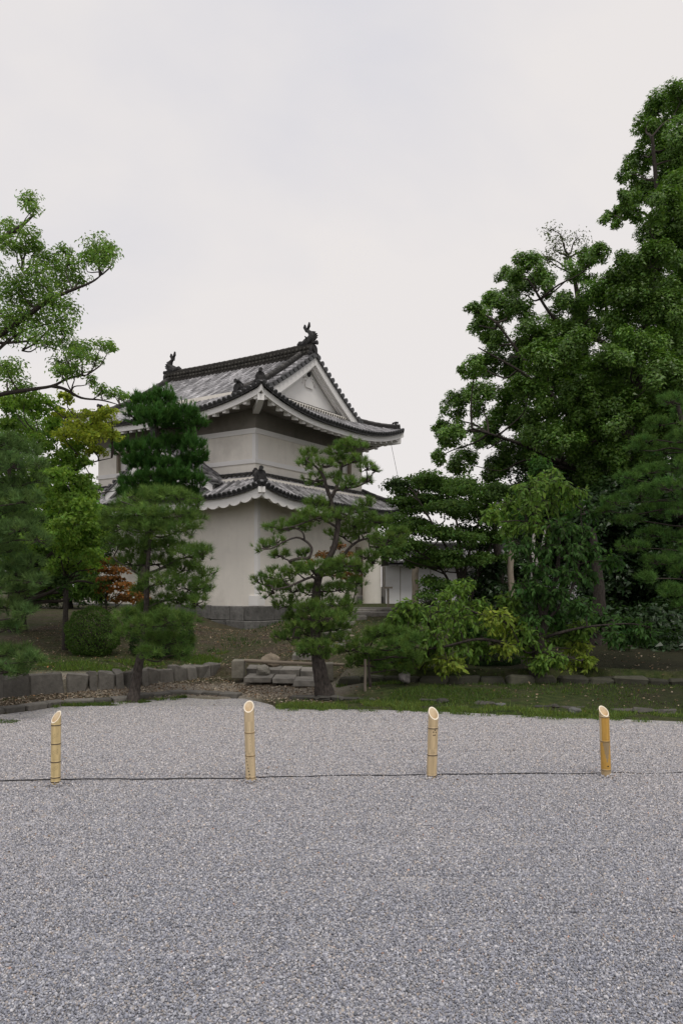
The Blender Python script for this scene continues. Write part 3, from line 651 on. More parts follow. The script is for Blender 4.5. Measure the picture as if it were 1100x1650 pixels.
# gables at both ends
for sg, yw, yo in ((1, UY0 + SG, VG0), (-1, UY1 - SG, VG1)):
    xm = (UX0 + UX1) / 2; qs = np.linspace(1.2, HALF, 16)
    crv = lambda dz, q0=1.2: [(UB[0] + q, zu(q, 9) + dz) for q in np.linspace(q0, HALF, 14)] + [(UB[1] - q, zu(q, 9) + dz) for q in np.linspace(HALF, q0, 14)[1:]]
    g = MB(); g.prism(crv(-0.12, 1.25), yw, yw + 0.12 * sg); gb = tb(g, 'gable_wall', M['trim'], upper_roof)
    for (d0, d1, ya, yb, nm) in ((-0.06, -0.36, yo + 0.05 * sg, yo + 0.16 * sg, 'barge_board'), (-0.30, -0.46, yo + 0.161 * sg, yw - 0.06 * sg, 'inner_barge_board')):
        for half in (0, 1):
            qs = np.linspace(1.32, HALF, 14); X = (lambda q: UB[0] + q) if half == 0 else (lambda q: UB[1] - q)
            e_ = (lambda q: 1 + 0.25 * (1 - (q - 1.3) / (HALF - 1.3)))
            rows = np.array([[(X(q), ya, zu(q, 9) + d0), (X(q), ya, zu(q, 9) + d1 * e_(q)), (X(q), yb, zu(q, 9) + d1 * e_(q)), (X(q), yb, zu(q, 9) + d0)] for q in qs])
            g = MB(); g.grid(rows, closed=True); g.add(rows[0], np.arange(4)[None]); g.add(rows[-1], np.arange(4)[None])
            bo = tb(g, nm, M['trim'], upper_roof); recalc(bo)
    # pendant: leaf-shaped plaster boss with scrolls and a dark hexagon nail cover
    zp = zu(HALF, 9) - 0.78; yf = yw - 0.001 * sg
    g = MB(); th_ = np.linspace(0, 2 * np.pi, 24, endpoint=False)
    ol = np.stack([xm + 0.24 * np.sin(th_) * (1 - 0.35 * np.cos(th_)), zp - 0.22 + 0.2 * np.cos(th_) * (1 + 0.15 * np.cos(3 * th_))], 1); g.prism(ol, yf - 0.05 * sg, yf)
    for s_ in (-1, 1):
        sp_ = np.array([(xm + s_ * (0.22 + 0.1 * math.cos(t) * (1 - t / 9)), yf - 0.03 * sg, zp - 0.06 + 0.1 * math.sin(t) * (1 - t / 9)) for t in np.linspace(0, 7, 22)]); g.tube(sp_, 0.025, 6)
        sp_ = np.array([(xm + s_ * (0.2 + 0.24 * t), yf - 0.03 * sg, zp - 0.12 - 0.12 * t + 0.05 * math.sin(t * 6)) for t in np.linspace(0, 1, 10)]); g.tube(sp_, np.linspace(0.04, 0.012, 10), 6)
    pe = tb(g, 'gable_pendant', M['trim'], upper_roof)
    g = MB(); h6 = np.linspace(0, 2 * np.pi, 6, endpoint=False); g.prism(np.stack([xm + 0.085 * np.cos(h6), zp + 0.12 + 0.1 * np.sin(h6)], 1), yf - 0.06 * sg, yf - 0.002 * sg); tb(g, 'nail_cover', M['black'], pe)
    # tile course at the foot of the gable
    g = MB(); zc = zu(E1 + SG, 9)
    C = np.array([(x, yw - 0.14 * sg, zc - 0.06) for x in np.linspace(UB[0] + 1.7, UB[1] - 1.7, 30)]); ridge_stack(g, C, 0.16, 0.16, topr=0.05); bead_rows(g, C, 0.17, (0.06,), 0.16, 0.05); tb(g, 'gable_foot_course', M['ridge'], upper_roof)
    # descending ridges beside the verge and corner ridges on the hips
    for k in 'WE':
        sd = SU[k]; ya = (VG0 + 0.62) if sg > 0 else (VG1 - 0.62)
        C = np.array([np.array((*sd.xy(ya, q), zu(q, sd.dc(ya)) + 0.02)) for q in np.linspace(0.95, HALF - 0.1, 22)])
        g = MB(); ridge_stack(g, C, 0.26, 0.22, (0.04, 0.038, 0.036), 0.08)
        off = np.array((0, 0.2 * sg, 0))
        for o2 in (-0.21 * sg, 0.22 * sg):
            C2 = C + (0, o2, 0.03); m_ = 20
            for q_ in range(len(C2) - 1): half_tile(g, C2[q_], C2[q_ + 1], np.array((0, 1.0, 0)), 0.085, 0.08, tilecol())
        tb(g, 'descending_ridge', M['ridge'], upper_roof)
        demon_tile(upper_roof, C[0] + (0, 0, 0.02), {'W': -math.pi / 2, 'E': math.pi / 2}[k], 0.85)
        # hip
        qs = np.linspace(0.12, E1 + SG + 0.15, 14); cy = (lambda q: UB[2] + q) if sg > 0 else (lambda q: UB[3] - q); cxx = (lambda q: UB[0] + q) if k == 'W' else (lambda q: UB[1] - q)
        C = np.array([(cxx(q), cy(q), zu(q, q) + 0.02) for q in qs]); g = MB(); ridge_stack(g, C, 0.22, 0.16, (0.04, 0.038, 0.037), 0.075); tb(g, 'corner_ridge', M['ridge'], upper_roof)
        ang = {('W', 1): -math.pi / 4, ('E', 1): math.pi / 4, ('W', -1): -3 * math.pi / 4, ('E', -1): 3 * math.pi / 4}[(k, sg)]
        demon_tile(upper_roof, C[1] + (0, 0, 0.02), ang, 0.8 if k == 'W' else 0.55)
        # hip beam end, white
        q0, q1 = 0.10, 1.2; pts_ = np.array([(cxx(q), cy(q), zu(q, q) - 0.42 - 0.22 * q) for q in np.linspace(q0, q1, 5)]); g = MB(); swept(g, pts_, [(-.1, -.1), (.1, -.1), (.1, .1), (-.1, .1)]); tb(g, 'hip_beam', M['trim'], upper_roof)
# main ridge
g = MB(); xm = (UX0 + UX1) / 2; yy = np.linspace(VG0 + 0.16, VG1 - 0.4, 40); zr = zu(HALF, 9)
C = np.array([(xm, y, zr - 0.04 + 0.05 * abs((y - (UY0 + UY1) / 2) / (UY1 - UY0) * 2) ** 2.2) for y in yy]); ridge_stack(g, C, 0.36, 0.42, (0.034, 0.031, 0.027), 0.09); bead_rows(g, C, 0.35, (0.13, 0.27), 0.17, 0.055)
tb(g, 'main_ridge', M['ridge'], upper_roof)
for y, a_ in ((VG0 + 0.14, 0.0), (VG1 - 0.38, math.pi)):
    d = demon_tile(upper_roof, (xm, y, C[0][2] - 0.05), a_, 1.0)
def fish(y, sgn):
    """roof-ridge fish: head gripping the ridge, body bent upwards, split tail above"""
    z0 = C[0][2] + 0.45; t = np.linspace(0, 1, 16)
    yb = y + sgn * (0.22 - 0.50 * t * (1 - t) * 2.2 - 0.16 * t); zb = z0 - 0.02 + 0.54 * t ** 1.1
    pth = np.stack([np.full(16, xm), yb, zb], 1); rad = np.interp(t, [0, .12, .3, .6, .85, 1], [.16, .20, .19, .14, .085, .05]); g = MB()
    g.tube(pth, rad, 10, smooth=False)
    g.tube(np.array([(xm, y + sgn * .22, z0 + .03), (xm, y + sgn * .40, z0 + .08), (xm, y + sgn * .5, z0 + .03)]), (.12, .1, .05), 8)   # snout
    for (a, b_) in ((.2, .14), (.34, .14), (.48, .13), (.62, .11), (.76, .09)):                                      # back fins
        i = int(a * 15); p = pth[i]; g.prism([(p[1] - sgn * rad[i] * .6, p[2] - .08), (p[1] - sgn * (rad[i] + b_), p[2] + .06), (p[1] - sgn * rad[i] * .6, p[2] + .1)], xm - .03, xm + .03, axes=(1, 2, 0))
    e = pth[-1]
    for s_, l_ in ((-1, .30), (1, .24)):                                                              # tail lobes
        g.prism([(e[1] - .05, e[2] - .06), (e[1] + .05, e[2] - .06), (e[1] + s_ * .14 + .02, e[2] + l_ * .5), (e[1] + s_ * .1, e[2] + l_), (e[1] + s_ * .05, e[2] + l_ * .45)], xm - .045, xm + .045, axes=(1, 2, 0))
    for s_ in (-1, 1):                                                                                # side fins
        p = pth[4]; g.prism([(p[0] + s_ * .12, p[2] - .05), (p[0] + s_ * .3, p[2] + .12), (p[0] + s_ * .14, p[2] + .1)], p[1] - .02, p[1] + .02)
    tb(g, 'fish_finial', M['darktile'], upper_roof)
fish(VG0 + 0.36, 1); fish(VG1 - 0.66, -1)

# ---- lower skirt roof
E2 = 0.9
LB = (-E2, LW + E2, -E2, LL + E2); zl = zroof(4.50, 0.56, 0.04, 0.36, 2.6, 1.5); QL = E2 + I
lower_roof = ring_band(5.18, 5.40, 0.10, UX0, UX1, UY0, UY1, 'lower_roof', M['darktile'])
tiles = MB(); eaves = MB(); SL = {k: Side(k, *LB) for k in 'WESN'}
for k in 'WESN': roof_side(tiles, eaves, SL[k], zl, lambda a, s=SL[k]: min(s.dc(a), QL), 0.2)
rt = tb(tiles, 'roof_tiles', M['tile'], lower_roof); rt['kind'] = 'stuff'; re_ = tb(eaves, 'eave_end_tiles', M['tile'], lower_roof); re_['kind'] = 'stuff'
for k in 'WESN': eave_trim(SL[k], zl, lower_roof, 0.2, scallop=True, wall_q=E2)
for (sx, sy) in ((0, 0), (1, 0), (0, 1), (1, 1)):
    cxx = (lambda q: LB[0] + q) if sx == 0 else (lambda q: LB[1] - q); cy = (lambda q: LB[2] + q) if sy == 0 else (lambda q: LB[3] - q)
    C = np.array([(cxx(q), cy(q), zl(q, q) + 0.02) for q in np.linspace(0.12, QL, 12)]); g = MB(); ridge_stack(g, C, 0.24, 0.15, (0.04, 0.038, 0.037), 0.085); tb(g, 'corner_ridge', M['ridge'], lower_roof)
    ang = {(0, 0): -math.pi / 4, (1, 0): math.pi / 4, (0, 1): -3 * math.pi / 4, (1, 1): 3 * math.pi / 4}[(sx, sy)]
    demon_tile(lower_roof, C[1] + (0, 0, 0.0), ang, 0.85)
    pts_ = np.array([(cxx(q), cy(q), zl(q, q) - 0.22 - 0.2 * q) for q in np.linspace(0.04, 0.8, 5)]); g = MB(); swept(g, pts_, [(-.11, -.09), (.11, -.09), (.11, .09), (-.11, .09)]); tb(g, 'hip_beam', M['trim'], lower_roof)
    g = MB(); swept(g, pts_[:2] + (0, 0, 0.12), [(-.13, -.02), (.13, -.02), (.11, .06), (-.11, .06)], caps=True); tb(g, 'beam_cap', M['darktile'], lower_roof)
# top course against the upper wall
g = MB()
for P0_, P1_ in (((UX0, UY0 - .08), (UX1, UY0 - .08)), ((UX0 - .08, UY0), (UX0 - .08, UY1)), ((UX1 + .08, UY0), (UX1 + .08, UY1))):
    C = np.array([(*(np.array(P0_) * (1 - t) + np.array(P1_) * t), 5.24) for t in np.linspace(0, 1, 30)]); ridge_stack(g, C, 0.18, 0.15, topr=0.055); bead_rows(g, C, 0.18, (0.08,), 0.17, 0.05)
tb(g, 'wall_foot_course', M['ridge'], lower_roof)

# ---- dormer gable on the left side of the skirt roof
dormer = tb((lambda m: (m.prism([(4.05 - 2.3, 4.95), (4.05, 6.42), (4.05 + 2.3, 4.95)], -0.28, -0.16, axes=(1, 2, 0)), m)[1])(MB()), 'dormer_gable', M['trim'])
g = MB(); zd = lambda d: 6.72 - 0.70 * d + 0.02 * d * d
for s_ in (-1, 1):
    xx0, xx1 = -0.62, I
    for x in np.arange(-0.2, xx1, 0.2):
        d = 0.05
        while d < 2.65:
            d1 = min(d + 0.27, 2.68); half_tile(g, np.array((x, 4.05 + s_ * d1, zd(d1) + 0.03)), np.array((x, 4.05 + s_ * d, zd(d) + 0.03)), np.array((1.0, 0, 0)), 0.07, 0.062, tilecol() * 0.8); d = d1
    for d in np.arange(0.1, 2.65, 0.22):
        half_tile(g, np.array((-0.62, 4.05 + s_ * d, zd(d) + 0.04)), np.array((-0.28, 4.05 + s_ * d, zd(d) + 0.04)), nrm(np.array((0, s_, -0.68))), 0.08, 0.075, tilecol() * 0.7)
    Pn = np.array([[(-0.6, 4.05 + s_ * d, zd(d) + .01), (I, 4.05 + s_ * d, zd(d) + .01), (I, 4.05 + s_ * d, zd(d) - .06), (-0.6, 4.05 + s_ * d, zd(d) - .06)] for d in np.linspace(0, 2.7, 12)]); g.grid(Pn, (0.09, 0.09, 0.09), closed=True)
rt = tb(g, 'roof_tiles', M['tile'], dormer); rt['kind'] = 'stuff'
for s_ in (-1, 1):
    g = MB(); rows = np.array([[(-0.55, 4.05 + s_ * d, zd(d) - .05), (-0.55, 4.05 + s_ * d, zd(d) - .33), (-0.44, 4.05 + s_ * d, zd(d) - .33), (-0.44, 4.05 + s_ * d, zd(d) - .05)] for d in np.linspace(0.0, 2.6, 12)]); g.grid(rows, closed=True); recalc(tb(g, 'barge_board', M['trim'], dormer))
g = MB(); C = np.array([(x, 4.05, 6.70) for x in np.linspace(-0.6, I, 5)]); ridge_stack(g, C, 0.24, 0.2, topr=0.08); tb(g, 'dormer_ridge', M['ridge'], dormer)
demon_tile(dormer, (-0.64, 4.05, 6.7), -math.pi / 2, 0.9)
# lightning wire from the far eave
g = MB(); p0 = np.array((LW + 0.45, -0.4, 7.45)); p1 = np.array((LW + 0.95, -0.8, 4.6)); g.tube(np.array([p0 * (1 - t) + p1 * t for t in np.linspace(0, 1, 6)]), 0.008, 5); tb(g, 'lightning_wire', M['black'])

# ---- low plaster wall to the right of the turret
def tw(x, y, z): # turret drawing frame to world
    c, s_ = math.cos(ROT), math.sin(ROT); return np.array((TX + KT * (c * x - s_ * y), TY + KT * (s_ * x + c * y), EYE + KT * (z - EYE)))
wa = at(606, 980, 28.6); wb = np.array((13.5, 31.5, 0.85)); dv = wb - wa; Lw = math.hypot(dv[0], dv[1]); wr = math.atan2(dv[1], dv[0])
gw = thing('plaster_wall', 'low white plaster boundary wall with tiled coping running right from the turret', 'wall', (wa[0], wa[1], 0.55), wr)
g = MB(); g.box(0.35, Lw, 0.0, 0.5, 0, 1.80); g.build('wall_body', mat('wall_plaster', (0.76, 0.75, 0.75), 0.9, var=0.05, vscale=1.2, dark=(0.5, 0.48, 0.45), dscale=1.0, damt=0.35), gw)
for x in np.arange(0.9, Lw, 1.15):
    g = MB(); g.box(x - 0.012, x + 0.012, -0.006, 0.02, 0.05, 1.78); g.build('panel_joint', M['jamb'], gw)
g = MB()
for s_, y0 in ((-1, 0.25), (1, 0.25)):
    Pn = np.array([[(0.3, y0 + s_ * d, 2.42 - 0.62 * d), (Lw, y0 + s_ * d, 2.42 - 0.62 * d), (Lw, y0 + s_ * d, 2.32 - 0.62 * d), (0.3, y0 + s_ * d, 2.32 - 0.62 * d)] for d in np.linspace(0, 0.85, 4)]); g.grid(Pn, (0.07, 0.07, 0.07), closed=True)
    for x in np.arange(0.38, Lw, 0.19):
        for d in (0.02, 0.29, 0.56):
            half_tile(g, np.array((x, y0 + s_ * (d + 0.28), 2.44 - 0.62 * (d + .28))), np.array((x, y0 + s_ * d, 2.44 - 0.62 * d)), np.array((1.0, 0, 0)), 0.065, 0.058, tilecol())
ridge_stack(g, np.array([(x, 0.25, 2.38) for x in np.linspace(0.2, Lw, 20)]), 0.22, 0.24, topr=0.08)
o = g.build('coping_tiles', M['tile'], gw); o['kind'] = 'stuff'
# rounded pier closing the wall
pc = at(599, 977, 28.3); g = MB(); t = np.linspace(0, 1, 14); prof = 0.33 + 0.25 * np.clip((t - 0.8) / 0.2, 0, 1) ** 2
g.tube(np.stack([0 * t, 0 * t, t * 2.45], 1), prof, 28)
pier = g.build('round_pier', M['plaster']); pier.location = (pc[0], pc[1], pc[2] - 0.1)
tag(pier, 'smooth rounded plaster pier standing at the right end of the turret wall', 'pier')
# ---------------------------------------------------------------- stone walls, kerbs, steps, rail
SC = lambda lo=0.75, hi=1.2: np.array((0.185, 0.172, 0.152)) * rng.uniform(lo, hi)
rw = thing('retaining_wall', 'low wall of upright rough grey stones at the foot of the left bank', 'stone wall', (*gnd(180, 1110, 0.05),))
O = np.array(rw.location)
for x0, x1 in ((-190, -130), (-128, -62), (-60, -2), (0, 43), (46, 99), (103, 137), (138, 151), (153, 180), (181, 195), (196, 215), (217, 228), (229, 247), (248, 271), (273, 291), (292, 309), (310, 331), (332, 345)):
    xm_ = (x0 + x1) / 2; fy = np.interp(xm_, [-300, 0, 100, 200, 300, 345], [1140, 1123, 1115, 1109, 1094, 1086])
    c = gnd(xm_, fy, 0.08); wd = (x1 - x0) / F * c[1] - 0.008; hh = np.interp(xm_, [0, 345], [0.31, 0.2]) * rng.uniform(0.88, 1.08)
    r1 = gnd(x1, np.interp(x1, [-300, 0, 100, 200, 300, 345], [1140, 1123, 1115, 1109, 1094, 1086]), .08) - gnd(x0, np.interp(x0, [-300, 0, 100, 200, 300, 345], [1140, 1123, 1115, 1109, 1094, 1086]), .08)
    wd = math.hypot(r1[0], r1[1]) - 0.012
    stone_part('stone', rw, (c[0] - O[0], c[1] + 0.09 - O[1], 0.04 + hh / 2 - O[2]), (wd, 0.24, hh + 0.1), math.atan2(r1[1], r1[0]) + rng.uniform(-.08, .08), jit=0.12, col=SC(0.5, 1.1), bev=0.09)
rw2 = thing('retaining_wall', 'low mossy stone edging under the trees right of the steps', 'stone wall', (*gnd(800, 1104, 0.1),)); O = np.array(rw2.location)
x = 545
while x < 1250:
    wpx = rng.uniform(28, 58); fy = np.interp(x, [545, 700, 900, 1100, 1400], [1103, 1104, 1106, 1108, 1115]); c = gnd(x + wpx / 2, fy, 0.1); wd = wpx / F * c[1] - 0.02
    hh = 0.10 * rng.uniform(0.7, 1.1) * (1.4 if 775 < x < 830 else 1)
    stone_part('stone', rw2, (c[0] - O[0], c[1] + 0.08 - O[1], 0.10 + hh / 2 - O[2]), (wd, 0.22, hh + 0.08), rng.uniform(-.1, .1), jit=0.1, col=SC(0.2, 0.42) * np.array((.95, 1.0, .8)) * (2.2 if 775 < x < 830 else 1), bev=0.16); x += wpx
# flat kerb stones along the gravel
kb = thing('stone_kerb', 'line of flat weathered kerb stones along the left edge of the gravel', 'kerb', (*gnd(200, 1130, 0),)); O = np.array(kb.location)
kp = [(-120, 1166), (-50, 1157), (0, 1149), (35, 1145), (68, 1140), (100, 1136), (150, 1133.5), (178, 1132), (206, 1129.5), (240, 1125), (270, 1122), (297, 1119.5), (330, 1121.5), (356, 1123), (386, 1124.5)]
for a, b in zip(kp[:-1], kp[1:]):
    A, B = gnd(*a), gnd(*b); d = B - A; Lk = math.hypot(d[0], d[1])
    stone_part('kerb_stone', kb, ((A + B) / 2 - O + (0, 0.05, 0.01)), (Lk - 0.015, 0.2, 0.11 + rng.uniform(-.015, .02)), math.atan2(d[1], d[0]), jit=0.06, col=SC(0.45, 1.0), bev=0.1)
kb2 = thing('stone_kerb', 'broken row of small sunken edging stones between moss and gravel on the right', 'kerb', (*gnd(800, 1140, 0),)); O = np.array(kb2.location)
x = 470
while x < 1180:
    wpx = rng.uniform(14, 42); yy_ = np.interp(x, [470, 520, 650, 800, 900, 1000, 1100, 1180], [1127, 1128, 1132, 1138, 1142, 1148, 1151, 1156])
    if rng.random() < 0.62:
        c = gnd(x + wpx / 2, yy_ + rng.uniform(-1, 1), 0.03); hh = rng.uniform(0.03, 0.08)
        stone_part('kerb_stone', kb2, (c[0] - O[0], c[1] - O[1], 0.02 + hh / 2 - O[2]), (wpx / F * c[1] * 0.92, 0.14, hh), rng.uniform(-.25, .25), jit=0.16, col=SC(0.22, 0.6), bev=0.25)
    x += wpx
# garden steps of rough slabs
st = thing('garden_steps', 'rough stone slab steps climbing the bank towards the turret door', 'stone steps', (*gnd(455, 1100, 0.05),)); O = np.array(st.location)
O_steps = O
def slab(px0, px1, ytop, ybot, Y, depth=0.62, lit=1.0):
    a = at(px0, ybot, Y); b = at(px1, ytop, Y); c = (a + b) / 2
    if Y > 13.5:      # upper slabs lie on the slope
        dz = float(height(c[0], Y + depth / 2)) + .065 - b[2]; dz = max(dz, 0); a[2] += dz - .06; b[2] += dz; c = (a + b) / 2
    stone_part('step_stone', st, (c[0] - O[0], c[1] + depth / 2 - O[2] * 0 - O[1], c[2] - O[2] - 0.01), (abs(b[0] - a[0]) + 0.0, depth, abs(b[2] - a[2]) + 0.02), rng.uniform(-.05, .05), jit=0.03, col=SC(0.9, 1.4) * lit, bev=0.05)
for a in ((394, 438, 1092, 1098, 12.35), (439, 474, 1093, 1099, 12.3), (473, 512, 1097, 1104, 12.1), (396, 415, 1077, 1086, 13.0), (430, 451, 1079, 1089, 12.95), (451, 483, 1079, 1090, 12.9), (483, 512, 1081, 1092, 12.8),
          (470, 505, 1062, 1070, 13.9), (478, 505, 1056, 1061, 14.5), (528, 556, 1050, 1056, 14.9), (540, 562, 1037, 1044, 15.8), (520, 547, 1028, 1032, 16.4), (541, 566, 1026, 1034, 16.6), (546, 572, 1012, 1018, 17.6),
          (556, 590, 1003, 1009, 18.3), (567, 602, 998, 1004, 18.9), (596, 632, 999, 1006, 18.8), (566, 615, 992, 997, 19.5), (606, 632, 990, 996, 19.6), (570, 632, 985, 990, 20.2)): slab(*a)
tw_ = thing('terrace_edge', 'mossy low stone edge along the top of the bank before the white wall', 'stone wall', tuple(at(690, 990, 20.0))); O = np.array(tw_.location)
x = 632
while x < 770:
    wpx = rng.uniform(18, 34); c = at(x + wpx / 2, 986, 19.9); stone_part('stone', tw_, (c[0] - O[0], c[1] + .15 - O[1], c[2] - O[2]), (wpx / F * 19.9 - .01, 0.35, 0.3 * rng.uniform(.85, 1.1)), rng.uniform(-.05, .05), jit=0.08, col=SC(0.5, 0.8), bev=0.15); x += wpx
boulder('boulder', 'rounded tan boulder behind the rail on the steps', at(436, 1066, 13.5), (0.19, 0.18, 0.12), (0.24, 0.195, 0.145))
boulder('boulder', 'angular pale grey rock beside the lower step under the rail', at(424, 1081, 12.75), (0.13, 0.14, 0.1), (0.24, 0.225, 0.19))
boulder('boulder', 'rough grey rock leaning in the grass right of the small pine', at(651, 1091, 11.75), (0.10, 0.14, 0.09), (0.22, 0.20, 0.19))
boulder('boulder', 'tiny brown stone lying alone on the upper path', at(567, 1026, 16.4), (0.14, 0.12, 0.05), (0.25, 0.2, 0.16))
boulder('boulder', 'pale grey edging rock near the gravel below the yellow leaves', gnd(806, 1137, 0.04) , (0.08, 0.07, 0.04), (0.13, 0.13, 0.13))
boulder('boulder', 'grey rock at the moss edge right of the fourth post', gnd(925, 1146, 0.05), (0.09, 0.08, 0.05), (0.13, 0.13, 0.125))
# stone posts and the rail between them
def post_stone(px0, px1, ytop, ybot, Y, label):
    a = at(px0, ybot, Y); b = at(px1, ytop, Y); g = MB(); h = b[2] - a[2]; block(g, (0, 0, h / 2), (b[0] - a[0], 0.26, h), jit=0.02, bev=0.06, col=(0.20, 0.185, 0.15))
    o = g.build('stone_post', M['stone']); recalc(o); o.location = ((a[0] + b[0]) / 2, Y, a[2]); return tag(o, label, 'stone post', 'square stone posts holding the rail')
post_stone(375, 394, 1063, 1092, 12.9, 'square stone post at the left end of the rail')
post_stone(520, 537, 1068, 1096, 12.6, 'square stone post behind the pine trunk at the right end of the rail')
g = MB(); A, B = at(394, 1064.5, 12.95), at(556, 1071, 12.55); g.tube(spline([A, (A + B) / 2 + (0, 0, -0.008), B], 12), np.linspace(0.03, 0.024, 13), 8, wob=0.06)
tag(g.build('wooden_rail', M['paletwig']), 'pale wooden pole laid across the steps between two stone posts', 'rail')

# ---------------------------------------------------------------- bamboo posts and cable
def bamboo(base, top, wpx, az, nodes, label, ring, cols, holes=(), paint=None, slope=1.05, mem=0.04):
    B = gnd(*base); Y = B[1]; T = at(*top, Y); H = (T - B)[2]; r = wpx / 2 / F * Y; axis = T - B
    root = thing('bamboo_post', label, 'bamboo post', tuple(B), 0, 'cut bamboo posts standing in a line on the gravel')
    nt_, nh = 40, 110; th_ = np.linspace(0, 2 * np.pi, nt_, endpoint=False); zn = [H - (n_ - top[1]) / F * Y for n_ in nodes]
    def prof(z):
        p = 1.0
        for q in zn: p += 0.05 * math.exp(-((z - q) / 0.006) ** 2) - 0.03 * math.exp(-((z - q - 0.012) / 0.006) ** 2)
        return p * r
    cut = lambda t_: H - r * slope * (1 + np.cos(t_ - az))
    lean = lambda z: np.array((axis[0] * z / H, 0, 0))
    G = np.zeros((nh, nt_, 3))
    for j, t_ in enumerate(th_):
        zc = cut(t_); zz = -0.05 + (zc + 0.05) * np.linspace(0, 1, nh)
        for i, z in enumerate(zz):
            rr = prof(z); G[i, j] = (rr * math.cos(t_) + axis[0] * z / H, rr * math.sin(t_), z)
    g = MB(); g.grid(G, smooth=True, closed=True)
    # face colours
    zc = (G[:-1, :, 2] + G[1:, :, 2]) / 2; tcn = np.broadcast_to(th_[None] + np.pi / nt_, zc.shape); C = np.zeros((*zc.shape, 3))
    base_c = np.array(cols); C[:] = base_c * (1 + 0.10 * np.sin(5 * tcn + 3 * np.floor(zc * 4)))[..., None]
    if paint is not None: C = paint(C, zc / H, (tcn + np.pi / 2 + np.pi) % (2 * np.pi) - np.pi)
    g.c[0][:, :3] = np.clip(C.reshape(-1, 3), 0, 0.85)
    g.build('culm', M['bamboo'], root)
    ri = r * 0.82; g = MB(); o_ = np.array([(r * math.cos(t) + axis[0], r * math.sin(t), cut(t)) for t in th_]); i_ = np.array([(ri * math.cos(t) + axis[0], ri * math.sin(t), H - r * slope * (1 + ri / r * math.cos(t - az))) for t in th_])
    g.grid(np.stack([o_, i_]), closed=True); g.build('cut_rim', mat('rim_' + str(base[0]), (0.86, 0.76, 0.60), 0.7) if False else M['rim'], root)
    g = MB(); zl_ = H - 2 * r * slope - mem; b_ = i_.copy(); b_[:, 2] = zl_; g.grid(np.stack([i_ - (0, 0, .0005), b_]), closed=True, smooth=True); g.add(b_, np.arange(nt_)[None]); g.build('hollow', M['cutbamboo'], root)
    for q in zn:
        g = MB(); tt = np.linspace(0, 2 * np.pi, 33)[:-1]; rr = r * 1.045; V = []
        for dz, k in ((-0.0045, 0.99), (-0.002, 1.015), (0.002, 1.015), (0.0045, 0.99)): V.append(np.array([(rr * k * math.cos(t) + axis[0] * q / H, rr * k * math.sin(t), q + dz) for t in tt]))
        g.grid(np.array(V), closed=True, smooth=True); g.build('node_ring', ring, root)
    if holes:
        g = MB(); t8 = np.linspace(0, 2 * np.pi, 10, endpoint=False)
        for (ang, zf_, hr) in holes:   # ang from the viewer's side, + to the right
            z = H * zf_; a = -np.pi / 2 + ang; n_ = np.array((math.cos(a), math.sin(a), 0)); s_ = np.array((-math.sin(a), math.cos(a), 0))
            c = n_ * (prof(z) + 0.0006) + lean(z) + (0, 0, z); g.add(c + hr * (np.cos(t8)[:, None] * s_ + np.sin(t8)[:, None] * np.array((0, 0, 1.0))), np.arange(10)[None])
        g.build('drilled_holes', M['black'], root)
    return root
M['rim'] = mat('cut_bamboo_rim', (0.86, 0.77, 0.62), 0.7, var=0.05, vscale=80)
M['node_dark'] = mat('dark_node', (0.10, 0.075, 0.05), 0.6, var=0.5, vscale=60)
M['node_tan'] = mat('tan_node', (0.25, 0.175, 0.09), 0.6, var=0.4, vscale=60)
hol1 = [(a, z, 0.0019) for z0 in (0.64, 0.42, 0.20) for k in range(5) for m_ in range(3) for a, z in [(-0.45 + 0.28 * k, z0 + 0.02 * m_ + 0.008 * k)]]
bamboo((90, 1265), (91, 1146), 15.2, R(242), (1168, 1198, 1227, 1252, 1259), 'bamboo post with its cut facing up left and rows of pinholes', M['node_dark'], (0.60, 0.465, 0.235), hol1, slope=1.2)
hol2 = [(-1.25 + 0.115 * k, 0.50 - 0.0395 * k, 0.0036 + 0.0002 * k) for k in range(12)] + [(0.15 + 0.04 * k, 0.58 - 0.04 * k, 0.002) for k in range(10)]
bamboo((404, 1260), (401, 1130), 16.2, R(268), (1180, 1217, 1252), 'tallest bamboo post, round cut facing the viewer, spiral of dark holes', M['node_tan'], (0.58, 0.455, 0.28), hol2)
hol3 = [(0.0, 0.665, .0055), (0.28, 0.69, .005), (0.5, 0.66, .005), (0.05, 0.62, .0055), (0.36, 0.622, .005), (0.2, 0.44, 0.002), (0.2, 0.38, .002)]
bamboo((695, 1254), (698, 1140), 16.2, R(288), (1173, 1216, 1249), 'bamboo post with five holes set like a flower below its top', M['node_dark'], (0.56, 0.43, 0.255), hol3, slope=1.15)
def paint4(C, z, a):
    org = np.array((0.52, 0.30, 0.065)); gry = np.array((0.38, 0.28, 0.155))
    out_ = np.where(((z > 0.5) & (z < 0.855) & (np.abs(a) < 0.95 - 0.0 * z))[..., None], org * (1 + .06 * np.sin(9 * a))[..., None], C)
    v = (z > 0.12) & (z <= 0.5); tri = np.abs(a) < 0.85 * np.clip((z - 0.19) / 0.31, 0, 1)
    out_ = np.where((v & ~tri)[..., None], org, out_); out_ = np.where((v & tri)[..., None], gry * 0.85, out_)
    return np.where((z <= 0.12)[..., None], gry * 1.1, out_)
bamboo((976, 1252), (972, 1138), 15.6, R(288), (1155, 1194, 1240), 'bamboo post stained orange with a grey wedge and one hole near its foot', M['node_tan'], (0.56, 0.43, 0.25), [(0.12, 0.165, 0.0065)], paint4, slope=1.0, mem=0.008)
